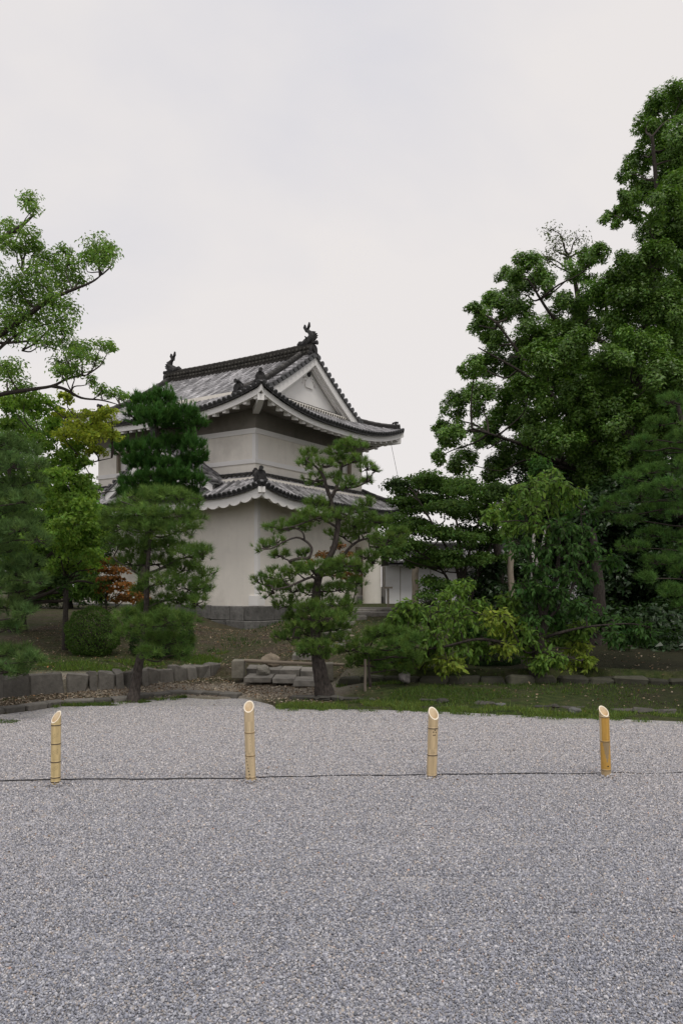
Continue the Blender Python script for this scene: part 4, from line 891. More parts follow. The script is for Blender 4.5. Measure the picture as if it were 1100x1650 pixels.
cp = [(-900, 1272), (-400, 1268), (-60, 1264), (0, 1262.5), (90, 1260), (150, 1259.5), (230, 1259.5), (300, 1258.5), (392, 1258.5), (420, 1256.5), (480, 1255.5), (560, 1253.5), (620, 1253.5), (720, 1251.8), (800, 1251), (870, 1250), (930, 1251), (968, 1250), (1000, 1249), (1060, 1250.5), (1180, 1247), (1500, 1243), (2000, 1238)]
cpts = [gnd(x, y + 0.0, 0.012) for x, y in cp]; g = MB(); cs = spline(cpts, 200); cs[:, 2] = 0.010 + 0.001 * np.sin(cs[:, 0] * 9) + 0.001 * np.sin(cs[:, 0] * 23); cs[:, 1] += 0.10 + 0.02 * np.sin(cs[:, 0] * 5) * 0
g.tube(cs, 0.005, 6); tag(g.build('cable', M['black']), 'thin black cable lying across the gravel past the bamboo posts', 'cable')

hp = [gnd(*q) for q in ((90, 1265), (404, 1260), (695, 1254), (976, 1252))]; P = []
for q in hp:
    a_ = rng.uniform(0, 2 * np.pi, 150); r_ = 0.043 + np.abs(rng.normal(0, .03, 150)); P.append(np.stack([q[0] + r_ * np.cos(a_), q[1] + r_ * np.sin(a_), .010 + .022 * np.exp(-(r_ - .043) / .025) * rng.random(150)], 1))
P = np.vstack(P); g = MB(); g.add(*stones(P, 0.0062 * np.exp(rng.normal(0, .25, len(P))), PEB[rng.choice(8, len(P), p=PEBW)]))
tag(g.build('gravel', M['pebble']), 'loose gravel heaped round the feet of the bamboo posts', 'gravel', kind='stuff')

# ---------------------------------------------------------------- small things by the white wall
c = at(625, 972, 24.0); b0 = thing('wooden_stake', 'dark T-topped wooden stake standing before the white wall', 'wooden stake', tuple(c))
g = MB(); g.box(-0.028, 0.028, -0.028, 0.028, -0.15, 0.44); g.build('stake', M['wood'], b0); g = MB(); g.box(-0.13, 0.13, -0.05, 0.05, 0.441, 0.50); g.build('crosspiece', M['wood'], b0)
def pole(px, ytop, ybot, Y, r, name, label, cat, m, lean=0.0):
    a = at(px, ybot, Y); b = at(px, ytop, Y); g = MB(); n_ = 9; P = np.stack([np.linspace(0, lean, n_), np.zeros(n_), np.linspace(-0.1, b[2] - a[2], n_)], 1); P[1:-1, :2] += rng.normal(0, r * .12, (n_ - 2, 2))
    g.tube(P, np.linspace(r * 1.08, r * .94, n_), 10, wob=.04); o = g.build(name, m); o.location = a; return tag(o, label, cat)
pole(823, 872, 976, 18.0, 0.07, 'tree_prop', 'upright weathered wooden prop standing under the dark trees', 'wooden prop', M['jamb'])
pole(669, 905, 976, 23.0, 0.10, 'tree_prop', 'short pale wooden post in front of the white wall near the stake', 'wooden prop', M['jamb'])
pole(588, 1062, 1122, 11.35, 0.02, 'wooden_stake', 'thin straight stake under the small pine beside the leaning trunk', 'wooden stake', M['wood'])
# ---------------------------------------------------------------- vegetation
def leafcol(n, base, dv=0.22, yv=0.12):
    b = np.asarray(base); k = np.exp(rng.normal(0, dv, (n, 1))); y = rng.normal(0, yv, (n, 1))
    return np.clip(b * k * (1 + y * np.array([[1.0, 0.25, -0.3]])), 0.004, 0.6)
def add_leaves(mb, P, Nn, size, col, asp=0.5, droop=0.2, fold=0.15, tri=False):
    """one pointed, slightly folded leaf per point: four triangles-worth of rhombus"""
    n = len(P); Nn = nrm(Nn); A = nrm(np.cross(Nn, rng.normal(size=(n, 3)))); A[:, 2] -= droop; A = nrm(A); B = nrm(np.cross(Nn, A)); L = (size * np.exp(rng.normal(0, 0.22, n)))[:, None]
    if tri:                    # far leaves: one face each
        V = np.stack([P + B * L * asp * .5, P + A * L, P - B * L * asp * .5], 1).reshape(-1, 3); mb.add(V, np.arange(n * 3).reshape(-1, 3), None); mb.c[-1][:, :3] = col; return
    mid = P + A * L * 0.48; up = np.cross(A, B) * L * fold
    V = np.stack([P, mid + B * L * asp * .5 + up, P + A * L - up * 0.6, mid - B * L * asp * .5 + up], 1).reshape(-1, 3)
    i = np.arange(n)[:, None] * 4
    mb.add(V, [i + np.array([[0, 1, 2]]), i + np.array([[0, 2, 3]])], None); mb.c[-1][:, :3] = col; mb.c[-2][:, :3] = col
def ball(n, lo=0.0):
    v = nrm(rng.normal(size=(n, 3))); return v * (lo + (1 - lo) * rng.random((n, 1)) ** (1 / 3))
def clump(mb, c, rad, n, size, base, nsub=9, asp=0.5, droop=0.2, tight=0.42, flat=0.0, dv=0.2, yv=0.1, up=0.55, tri=False):
    """a billow of leaves: sub-clusters sitting on an ellipsoid, leaves facing up and outwards"""
    rad = np.broadcast_to(np.asarray(rad, float), (3,)); S = nrm(rng.normal(size=(nsub, 3)) + (0, 0, 0.45)); S *= (0.45 + 0.45 * rng.random((nsub, 1)))
    k = rng.integers(0, nsub, n); off = ball(n, 0.35) * tight * (0.7 + 0.6 * rng.random((n, 1))); off[:, 2] *= (1 - flat)
    U = S[k] + off; P = c + U * rad; Nn = off / tight * 0.5 + S[k] * 0.5 + np.array((0, 0, up)) + rng.normal(0, .38, (n, 3))
    subc = np.exp(rng.normal(0, 0.12, (nsub, 1)))[k]
    add_leaves(mb, P, Nn, size, leafcol(n, base, dv, yv) * subc, asp, droop, tri=tri)
    return c + S * rad
def px_clump(px, py, r, Y):
    return at(px, py, Y), r * Y / F
def limb(mb, a, b, r0, r1, bend=0.12, n=9, sides=6, sag=0.0):
    a = np.asarray(a, float); b = np.asarray(b, float); L = np.linalg.norm(b - a); m1 = a * .66 + b * .34 + rng.normal(0, bend * L, 3) * .5; m2 = a * .33 + b * .67 + rng.normal(0, bend * L, 3) * .5; m1[2] -= sag * L; m2[2] -= sag * L * .5
    mb.tube(spline([a, m1, m2, b], n), np.linspace(r0, r1, len(spline([a, m1, m2, b], n))), sides, caps=False)
def near(poly, p, below=0.3):
    d = np.linalg.norm(poly - p, axis=1) + 2.0 * np.clip(poly[:, 2] - p[2] + below, 0, 9); return int(np.argmin(d))

def broad_tree(name, label, trunk, r0, r1, clumps, size, base, dens, bark='bark', group=None, cat='tree', leafm='leaf', branches=(), twigs=True, asp=0.5, droop=0.2, flat=0.0, tight=0.42, nsub=9, yv=0.1, dv=0.2, up=0.55, limb_r=0.05, tri=False):
    """trunk polyline, optional hand-placed branches (points, r0, r1), clumps (centre, radii[, colour])"""
    trunk = [np.asarray(p, float) for p in trunk]; root = thing(name, label, cat, tuple(trunk[0]), 0, group); O = trunk[0]
    tp = spline(trunk, 24); rr = np.linspace(r0, r1, len(tp)); rr[0] *= 1.35; rr[1] *= 1.12; t0 = tp.copy(); t0[0][2] -= 0.15
    g = MB(); g.tube(t0, rr, 12, wob=.06); g.build('trunk', M[bark], root, loc=O); skel = [tp]
    for pts_, a, b in branches:
        s_ = spline(pts_, 18); g = MB(); g.tube(s_, np.linspace(a, b, len(s_)), 8, wob=.08); g.build('branch', M[bark if name != 'pale_stemmed_tree' else 'palebark'], root, loc=O); skel.append(s_)
    sk = np.vstack(skel); g = MB(); tg = MB()
    for cl in clumps:
        c, rad = np.asarray(cl[0], float), np.broadcast_to(np.asarray(cl[1], float), (3,)); col = cl[2] if len(cl) > 2 else base; dn = cl[3] if len(cl) > 3 else 1.0
        n = int(dens * dn * (rad[0] * rad[2] * 3.2 + .02)); S = clump(g, c, rad, max(n, 12), size, col, nsub, asp, droop, tight, flat, dv, yv, up, tri)
        if twigs:
            i = near(sk, c); limb(tg, sk[i], c, min(limb_r, .25 * np.linalg.norm(sk[i] - c) * .2 + .012), limb_r * .3, n=8, sides=5)
            for s_ in S[:5]: limb(tg, c, s_, limb_r * .28, .004, n=4, sides=4)
    if twigs and tg.n: tg.build('twigs', M['twig'], root, loc=O)['kind'] = 'stuff'
    g.build('crown', M[leafm], root, loc=O)['kind'] = 'stuff'; return root

def add_needles(mb, P, D, L, m, col, wd=0.0032, spread=0.75):
    n = len(P); Dn = nrm(D)[:, None] * 0.9 + nrm(rng.normal(size=(n, m, 3))) * spread; Dn = nrm(Dn); Lr = L * rng.uniform(.7, 1.15, (n, m, 1)); sd_ = nrm(np.cross(Dn, rng.normal(size=(n, m, 3)))) * wd
    back = -nrm(D)[:, None] * (L * 0.5) * rng.random((n, m, 1)); b0 = P[:, None] + back
    V = np.stack([b0 - sd_, b0 + sd_, b0 + Dn * Lr], 2).reshape(-1, 3); Fa = np.arange(n * m * 3).reshape(-1, 3)
    mb.add(V, Fa, np.repeat(col, m, 0) * np.exp(rng.normal(0, .16, (n * m, 1))))
def pine(name, label, trunk, r0, r1, pads, Y, base, L=0.1, m=26, dens=150, branches=(), cat='pine tree', vertical=0.8, spread=0.75, twm='twig', wd=0.0032, thick=0.75, yoff=0.35, shoots=0.0, grow=1.0):
    """trunk, hand-placed branches, and separate pads of needles (px, py, rx, ry[, depth offset])"""
    root = thing(name, label, cat, tuple(trunk[0]), 0); O = np.asarray(trunk[0]); tp = spline(trunk, 40); rr = np.interp(np.linspace(0, 1, len(tp)), [0, .06, .25, .6, 1], [r0 * 1.4, r0, r0 * .72, r0 * .42, r1]); t0 = tp.copy(); t0[0][2] -= .12
    g = MB(); g.tube(t0, rr, 14, wob=.08); g.build('trunk', M['pinebark'], root, loc=O); sk = [tp]
    for pts_, a, b in branches:
        s_ = spline(pts_, 26); g = MB(); g.tube(s_, np.linspace(a, b, len(s_)), 8, wob=.1); g.build('branch', M['pinebark'], root, loc=O); sk.append(s_)
    sk = np.vstack(sk); tg = MB()
    for pd in pads:
        px, py, rx, ry = pd[:4]; dy = pd[4] if len(pd) > 4 else rng.uniform(-yoff, yoff); col = pd[5] if len(pd) > 5 else base
        c = at(px, py, Y + dy); ax, az = rx * grow * Y / F, ry * grow * (1.15 if shoots else 1) * Y / F; rad = np.array((ax, max(ax * thick, az), az)); n = int(dens * (ax * rad[1] * 3.1 + 0.6 * az * ax) * 3) + 8
        U = ball(n, 0.15) * np.where(rng.random((n, 1)) < .16, 1.22, 1.0) * (1 + .12 * np.sin(rng.uniform(0, 6) + 5 * np.arctan2(rng.normal(size=(n, 1)) * 0 + 1, 1))); U[:, 2] = np.abs(U[:, 2]) * np.where(rng.random(n) < 0.74, 1, -1); P = c + U * rad
        D = U * np.array((.55, .55, .35)) + (0, 0, vertical) + rng.normal(0, .25, (n, 3))
        g = MB(); cc = leafcol(n, col, .18, .08); add_needles(g, P, D, L, m, cc, wd, spread)
        if shoots:      # upright candles of young needles standing out of the pad
            ns = max(3, int(n * shoots)); S0 = P[rng.choice(n, ns, replace=False)]; S0[:, 2] = np.maximum(S0[:, 2], c[2])
            for q in range(3): add_needles(g, S0 + rng.normal(0, .01, (ns, 3)) + (0, 0, .05 + .07 * q), np.tile((0, 0, 1.0), (ns, 1)) + rng.normal(0, .12, (ns, 3)), L * .8, 14, leafcol(ns, np.array(col) * 1.25, .12, .08), wd, .45)
        g.build('needle_pad', M['needle'], root, loc=O)['kind'] = 'stuff'
        i = near(sk, c, .05); base_p = c - (0, 0, az * .35); limb(tg, sk[i], base_p, .013, .008, bend=.1, n=8, sides=5)
        for k in rng.integers(0, n, 9): limb(tg, base_p, P[k] - (0, 0, L * .3), .009, .003, bend=.12, n=5, sides=4)
    tg.build('twigs', M[twm], root, loc=O)['kind'] = 'stuff'; return root

# ---- right: big camphor tree
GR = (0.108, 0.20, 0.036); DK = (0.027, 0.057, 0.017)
camp = [(1060,185,38),(1095,165,35),(1040,215,28),(1085,240,50),(1030,262,24),(1008,280,16),(1045,310,40),(1100,320,50),(1008,322,20),(988,350,20),(1012,352,22),(1060,385,42),(1110,400,50),
 (965,408,20),(1005,432,30),(940,430,30),(1045,450,50),(1100,470,50),(848,438,32),(820,452,24),(875,460,30),(835,475,24),(790,497,32),(762,502,18),(775,530,25),(830,505,32),(800,548,28),(855,545,38),(915,505,42),(975,480,45),
 (900,560,45),(960,550,50),(1030,530,55),(1095,560,55),(765,595,22),(745,600,12),(795,590,30),(840,600,42),(890,625,46),(945,620,50),(1010,610,55),(1075,640,55),(738,655,28),(775,645,32),(820,660,42),(870,690,42),(925,690,46),(985,690,50),(1050,710,50),
 (712,690,18),(735,700,30),(780,710,36),(830,735,40),(705,738,16),(745,745,28),(880,750,40),(940,750,45),(1000,770,50),(1070,780,50),(800,765,35),(1100,720,50),(1130,250,60),(1130,350,60),(1140,480,60),(1140,600,60),(1150,720,60)]
cl = []
for (x, y, r) in camp:
    Y = 21 + rng.uniform(-1.8, 1.8); cl.append((at(x, y, Y), r * Y / F * np.array((1.02, 1.1, .95)), np.array(GR) * rng.uniform(.88, 1.15)))
for (x, y, r) in [(1065,330,36),(1050,430,44),(1020,480,44),(1075,510,46),(1040,560,46),(990,590,46),(1060,610,46),(1030,660,44),(980,650,44),(930,640,42),(1085,690,46),(880,580,38),(920,560,40),(960,710,44),(900,710,40),(850,640,36),(1015,740,44)]:
    Y = 19 + rng.uniform(-.8, .5); cl.append((at(x, y, Y), r * Y / F * np.array((1.05, 1.0, .9)), np.array(GR) * rng.uniform(.85, 1.2)))
for k in range(46):      # deeper billows on the far side and inside
    y = rng.uniform(300, 800); xl = np.interp(y, [200, 420, 470, 500, 600, 700, 800], [1110, 1100, 960, 890, 850, 800, 780]); x = rng.uniform(xl, 1180); Y = rng.uniform(21.5, 26); cl.append((at(x, y, Y), rng.uniform(.6, 1.1), np.array(GR) * rng.uniform(.8, 1.1), .4))
tb0 = at(1010, 1000, 21.3); tb0[2] = 0.85
def A_(l, Y): return [at(x, y, Y + d) for x, y, d in l]
camphor_br = [(A_([(1010,760,.3),(950,700,0),(890,640,-.4),(800,520,-.6)], 21), .13, .025), (A_([(1010,760,.3),(940,760,0),(850,720,-.5),(760,690,-1)], 21), .11, .02), (A_([(1020,640,.3),(1040,520,0),(1060,380,.3),(1050,220,.2)], 21), .16, .04),
              (A_([(1020,650,.3),(980,560,.5),(900,520,.4),(850,450,.2)], 21), .10, .025), (A_([(1060,400,.2),(1040,345,-.3),(1000,350,-.5)], 21), .045, .012), (A_([(890,640,-.4),(840,600,-.8),(770,560,-1)], 21), .06, .015), (A_([(1020,640,.3),(1100,560,.5),(1160,420,.8)], 21), .13, .04)]
broad_tree('camphor_tree', 'tall broad evergreen with billowing glossy crown filling the right side', [tb0, *A_([(1015,880,0),(1005,760,.3),(1020,640,.3)], 21)], .30, .2, cl, 0.072, GR, 3500, tri=True, branches=camphor_br, leafm='glossleaf', nsub=13, tight=.34, limb_r=.03, yv=.1, asp=.62)
cl = [(at(905 + rng.normal(0, 22), 408 + rng.normal(0, 16), 22.5), .28, (.10, .13, .06), .55) for _ in range(9)] + [(at(168+ 0*k, 0, 1), .01, GR, 0) for k in range(0)] + [(at(x, y, 22.3), .3, (.10, .13, .06), .5) for x, y in ((740, 592), (752, 605), (728, 600))]
broad_tree('bare_topped_tree', 'thin half-bare tree top poking above the big evergreen against the sky', [(*at(960, 990, 23.5)[:2], .9), *A_([(950,700,.2),(935,520,0),(925,450,-.2),(915,410,-.6)], 23)], .16, .02, cl[:9], 0.07, (.1, .13, .06), 700, limb_r=.03, tight=.6)

# ---- right: shaded evergreens behind and below the camphor
dk_specs = [('dark evergreen with dense low crown behind the wooden prop', 905, 22.5, [(850,800,45),(890,790,45),(930,800,45),(880,840,45),(930,850,45),(850,850,40),(900,890,45),(860,900,40),(930,905,40)]),
            ('dark evergreen filling the gap left of the right-hand pine', 1000, 19.5, [(960,830,45),(1000,820,50),(1045,830,50),(980,880,50),(1030,890,55),(960,930,45),(1010,945,55),(1060,950,50),(980,990,45),(1040,1000,50)]),
            ('dark leafy evergreen at the far right edge behind the pine', 1110, 18.0, [(1080,820,50),(1110,780,50),(1090,890,55),(1130,900,55),(1085,960,55),(1140,980,55),(1090,1030,50),(1130,1050,50),(1150,840,60)]),
            ('low dark evergreen by the wall foot left of the wooden prop', 800, 19.0, [(770,955,26),(800,960,28),(835,955,28),(785,985,26),(820,990,28),(850,985,28),(790,925,24),(845,925,26)]),
            ('low dark shrubby evergreen under the middle of the wood', 960, 15.2, [(930,1020,40),(980,1030,45),(1030,1040,45),(1075,1045,45),(1110,1060,45),(1000,1075,30),(1060,1080,32)])]
for lab, tx, Y, cs_ in dk_specs:
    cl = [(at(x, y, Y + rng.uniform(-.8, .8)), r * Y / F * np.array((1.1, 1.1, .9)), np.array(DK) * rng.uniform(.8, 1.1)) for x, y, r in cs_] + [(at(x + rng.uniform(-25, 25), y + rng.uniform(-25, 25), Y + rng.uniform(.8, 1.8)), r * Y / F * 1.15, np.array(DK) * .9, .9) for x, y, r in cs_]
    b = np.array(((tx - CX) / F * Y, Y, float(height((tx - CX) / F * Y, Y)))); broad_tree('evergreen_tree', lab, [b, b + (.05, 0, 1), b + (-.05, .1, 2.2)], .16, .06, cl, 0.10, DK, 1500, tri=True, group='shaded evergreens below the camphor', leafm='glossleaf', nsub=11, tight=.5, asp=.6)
# far tree belt that closes the view behind the wall
for lab, x0, Y, zc, rr, n in (('distant dark tree behind the white wall at its right', 760, 37, 3.0, 1.9, 12), ('distant dark tree behind the camphor trunk', 900, 38, 3.6, 2.4, 14), ('distant dark tree behind the right-hand evergreens', 1060, 36, 3.8, 2.6, 14)):
    b = np.array(((x0 - CX) / F * Y, Y, .9)); cl = [(b + (rng.uniform(-rr, rr) * 1.1, rng.uniform(-1, 1), zc - .9 + rng.uniform(-2.4, 1.3)), rng.uniform(.9, 1.3), np.array(DK) * rng.uniform(.9, 1.2)) for _ in range(n)]
    if x0 == 760: cl = [q for q in cl if q[0][2] < 3.3 and q[0][0] > 5.0] 
    broad_tree('background_tree', lab, [b, b + (0, 0, 1.5), b + (0, 0, 3)], .2, .08, cl, .16, DK, 600, tri=True, group='trees beyond the white wall')

# ---- right: spreading maple with several stems in front of the white wall
mb_ = np.array((*at(742, 960, 18.3)[:2], .9)); stems = [(A_([(742,975,0),(735,915,0),(700,850,-.1),(665,790,-.2)], 18.3), .05, .012), (A_([(742,975,0),(742,900,.1),(735,840,.1),(715,780,.2)], 18.3), .05, .012), (A_([(744,975,0),(750,915,.2),(765,860,.2),(790,800,.3)], 18.3), .045, .012), (A_([(730,960,0),(716,925,-.1),(690,900,-.3),(655,880,-.5)], 18.3), .035, .01), (A_([(755,975,.2),(775,910,.3),(800,860,.3)], 18.3), .05, .015)]
mp_ = [(660,785,26,12),(690,775,28,12),(720,785,30,13),(755,790,30,14),(790,800,30,14),(650,815,26,11),(685,810,32,12),(725,820,34,12),(765,825,34,14),(800,835,30,14),(640,845,30,11),(672,848,30,11),(710,858,34,9),(750,865,34,11),(790,870,30,12),(625,872,26,11),(655,885,32,13),(690,898,32,12),(725,902,32,11),(765,905,28,11),(800,905,25,12),(628,895,22,9),(665,905,20,6),(735,945,30,9),(700,960,25,7),(690,938,26,7)]
cl = [(at(x, y, 18.3 + rng.uniform(-.9, .9)), np.array((rx * 1.15, rx * 1.15, ry * 1.5)) * 18.3 / F, np.array((.075, .138, .030)) * rng.uniform(.75, 1.25)) for x, y, rx, ry in mp_] + [(at(x + rng.uniform(-20, 20), y + rng.uniform(-6, 6), 19.5 + rng.uniform(-.5, .5)), np.array((rx * 1.2, rx, ry * 1.4)) * 18.3 / F, np.array((.045, .08, .025)), .8) for x, y, rx, ry in mp_[:21]]
broad_tree('maple_tree', 'dark layered maple with fanned thin stems before the white wall', [mb_, mb_ + (-.02, 0, .3)], .1, .06, cl, .062, DK, 2600, up=.3, branches=stems, asp=.75, flat=.3, droop=.12, limb_r=.02, nsub=10, tight=.5)

# ---- right: yellow-green drooping tree in front
YG = (0.13, 0.225, 0.04); YL = (0.21, 0.28, 0.042); DG = (0.054, 0.122, 0.028); Yc = 12.2
cb = np.array((*at(868, 1100, Yc)[:2], .1)); ch_br = [(A_([(868,1045,0),(830,1040,-.2),(770,1030,-.4),(700,1045,-.5),(655,1040,-.5)], Yc), .035, .008), (A_([(870,1035,0),(820,1005,.0),(760,985,0),(735,965,0)], Yc), .03, .008), (A_([(872,1030,0),(900,1020,-.2),(945,1010,-.2),(1010,1005,-.2),(1045,1010,-.2)], Yc), .03, .006),
         (A_([(875,990,.05),(895,930,.1),(900,860,.1),(895,800,.1)], Yc), .045, .01), (A_([(873,1000,0),(860,930,.1),(850,870,.1),(845,800,.1)], Yc), .035, .008), (A_([(872,1010,0),(920,950,.1),(935,880,.2),(935,820,.2)], Yc), .03, .008), (A_([(868,1050,0),(900,1055,-.4),(935,1065,-.5)], Yc), .02, .006), (A_([(868,1045,0),(845,1050,-.3),(820,1005,-.4)], Yc), .02, .006)]
cp_ = [(640,1000,20,14,YG),(660,985,22,15,YG),(672,1078,18,10,YL),(630,1025,18,14,YG),(790,1025,24,18,YG),(815,1045,20,14,YL),(862,960,20,16,DG),(860,1000,24,18,DG),(850,1025,22,16,YG),(648,1005,22,16,YG),(665,1030,26,18,YG),(650,1055,20,14,YL),(690,1000,28,20,YG),(700,1030,28,18,YG),(690,1062,26,16,YL),(725,975,24,20,YG),(745,955,20,16,YG),(735,1005,28,22,YG),(740,1040,28,20,YG),(725,1072,22,14,YL),(765,985,24,22,YG),(765,1020,24,20,DG),(770,1050,18,14,YG),
       (800,1000,22,18,YL),(815,975,20,16,YG),(825,1010,24,18,YL),(845,1030,20,16,YG),(845,990,24,16,DG),(880,985,26,16,DG),(905,1000,28,18,DG),(940,980,28,18,DG),(965,1000,26,16,DG),(935,1015,26,16,YG),(900,1030,26,14,YG),(925,1042,26,15,YL),(888,1062,24,13,YG),(858,1055,18,12,YG),(942,1066,18,13,YL),(912,1074,22,11,YL),(870,1070,16,12,YG),
       (1000,1005,26,14,DG),(1030,1010,22,14,DG),(1045,1025,16,12,DG),(1010,1030,20,12,DG),(985,1022,18,12,DG),
       (850,790,26,20,YG),(885,772,22,20,YG),(905,785,24,18,YG),(815,815,24,18,YG),(790,830,20,14,YG),(850,820,30,22,YG),(885,810,28,22,YG),(920,800,26,20,YG),(945,825,24,18,DG),(860,850,30,22,YG),(900,850,30,22,DG),(935,860,26,20,DG),(840,880,28,20,DG),(880,885,28,20,DG),(920,895,28,20,DG),(955,890,22,16,DG),(870,920,26,18,DG),(910,930,28,18,DG),(945,930,24,16,DG),(850,950,24,16,DG),(820,850,20,16,YG),(895,960,26,16,DG),(985,905,22,14,DG)]
cl = [(at(x, y, Yc + rng.uniform(-.5, .5)), np.array((rx, rx * 1.1, ry)) * (1.0 if x > 862 else 1.22 if y > 940 else 1.0) * Yc / F, np.array(c_) * rng.uniform(.85, 1.15)) for x, y, rx, ry, c_ in cp_]
def cherry():
    trunk = [cb, *A_([(866,1070,0),(869,1040,0),(876,985,.05)], Yc)]; root = thing('drooping_leaf_tree', 'small spreading tree with drooping yellow-green leaves in front of the dark wood', 'tree', tuple(cb)); tp = spline(trunk, 20); g = MB(); t0 = tp.copy(); t0[0][2] -= .1; g.tube(t0, np.interp(np.linspace(0, 1, len(tp)), [0, .1, 1], [.2, .14, .055]), 12, wob=.08); g.build('trunk', M['bark'], root, loc=cb); sk = [tp]
    for pts_, a, b in ch_br: s_ = spline(pts_, 20); g = MB(); g.tube(s_, np.linspace(a, b, len(s_)), 7, wob=.08); g.build('branch', M['bark'], root, loc=cb); sk.append(s_)
    sk = np.vstack(sk); g = MB(); tg = MB()
    for c, rad, col in cl:
        i = near(sk, c, 0.0); limb(tg, sk[i], c, .012, .006, n=7, sides=5); nt2 = 26 if c[2] < 1.6 else 20
        for k in range(nt2):      # arching twigs, leaves hanging in a row along each
            e = c + ball(1, .55)[0] * rad * 1.1; s_ = spline([c + (sk[i] - c) * .2, (c + e) / 2 + (0, 0, rad[2] * .35), e], 9); tg.tube(s_, np.linspace(.005, .002, len(s_)), 4, caps=False)
            m_ = 13; t_ = np.sort(rng.random(m_)) ** .8; P = np.stack([np.interp(t_ * (len(s_) - 1), np.arange(len(s_)), s_[:, q]) for q in range(3)], 1); n = m_
            A = nrm(rng.normal(0, .55, (n, 3)) + nrm(e - c) * .35 + (0, 0, -.75)); Nn = nrm(rng.normal(0, .4, (n, 3)) + np.array((0, -.35, .75))); B = nrm(np.cross(Nn, A)); Nn = np.cross(A, B); L = (.080 * np.exp(rng.normal(0, .2, n)))[:, None]; W = L * .2
            q0 = P + A * .012; V = np.stack([q0, q0 + A * L * .3 + B * W - Nn * L * .03, q0 + A * L * .68 + B * W * .8 - Nn * L * .09, q0 + A * L - Nn * L * .22, q0 + A * L * .68 - B * W * .8 - Nn * L * .09, q0 + A * L * .3 - B * W - Nn * L * .03, q0 + A * L * .35 - Nn * L * .07, q0 + A * L * .7 - Nn * L * .13], 1).reshape(-1, 3)
            o8 = np.arange(n)[:, None] * 8; cc = leafcol(n, col, .2, .1); fs = [o8 + np.array([f_]) for f_ in ((0, 1, 6), (0, 6, 5), (7, 2, 3), (7, 3, 4))] + [o8 + np.array([f_]) for f_ in ((1, 2, 7, 6), (6, 7, 4, 5))]
            g.add(V, fs, None)
            for q in range(6): g.c[-1 - q][:, :3] = cc
    tg.build('twigs', M['twig'], root, loc=cb)['kind'] = 'stuff'; g.build('crown', M['leaf'], root, loc=cb)['kind'] = 'stuff'
cherry()
pole(0, 0, 0, 1, 0, '', '', '', M['wood']) if False else None
# pale-barked stem beside the drooping tree
pb = at(862, 985, 15.5); pb[2] = float(height(pb[0], pb[1])); broad_tree('pale_stemmed_tree', 'slim pale-barked forked tree behind the drooping yellow-green tree', [pb, *A_([(860,930,0),(858,890,0),(862,830,.1)], 15.5)], .07, .03, [(at(x, y, 15.6), r * 15.5 / F, DG) for x, y, r in ((850,800,30),(890,790,30),(870,760,24),(830,830,24),(910,830,26))],   .085, DG, 1100, branches=[(A_([(859,935,-.07),(857,900,-.07),(860,860,-.05)], 15.5), .05, .03), (A_([(859,915,0),(872,885,0),(880,840,.1)], 15.5), .04, .015)])

# ---- pines
PG = (0.125, 0.205, 0.05); PD = (0.055, 0.135, 0.03); PB = (0.105, 0.175, 0.058); PM = (0.115, 0.195, 0.048)
Yp = 11.15
ctr_tr = [gnd(524, 1119, .06), *A_([(516,1085,0),(511,1050,.05),(508,1000,.1),(509,962,.1),(513,932,.1),(527,905,.05),(539,878,0),(544,842,0),(536,818,0),(532,800,0)], Yp)]
ctr_tr[0] = np.array((*at(524, 1119, 11.2)[:2], .05))
ctr_br = [(A_([(532,802,0),(526,785,-.05),(521,768,-.1),(512,755,-.15),(502,747,-.15),(494,742,-.1)], Yp), .03, .008), (A_([(534,802,0),(541,787,.05),(549,766,.1),(551,750,.1),(560,738,.1),(570,728,.1)], Yp), .028, .008), (A_([(540,790,0),(552,787,0),(574,784,.1),(592,775,.15),(600,763,.2)], Yp), .022, .007),
          (A_([(514,932,.1),(500,915,-.05),(478,908,-.15),(466,905,-.2),(482,900,-.2),(497,899,-.2),(502,888,-.2),(500,879,-.2),(491,871,-.2),(477,866,-.2),(455,874,-.25),(437,884,-.3),(420,884,-.35)], Yp), .03, .008), (A_([(491,871,-.2),(487,858,-.2),(470,848,-.2)], Yp), .014, .006),
          (A_([(528,905,.05),(541,904,.1),(554,893,.15),(568,878,.2),(585,869,.25),(612,867,.3),(628,872,.35)], Yp), .03, .009), (A_([(594,868,.25),(596,884,.25),(606,893,.3),(590,905,.3)], Yp), .01, .005), (A_([(512,945,.1),(505,930,-.1),(486,936,-.3),(465,945,-.4),(440,950,-.45)], Yp), .024, .008),
          (A_([(543,842,0),(556,832,.1),(575,826,.15),(596,838,.2)], Yp), .02, .006), (A_([(543,850,0),(530,842,-.1),(512,835,-.2),(480,846,-.3),(455,852,-.35)], Yp), .02, .006), (A_([(511,1040,.05),(495,1030,-.1),(470,1026,-.3)], Yp), .02, .007), (A_([(511,1020,.05),(530,1005,.1),(556,990,.2)], Yp), .02, .007)]
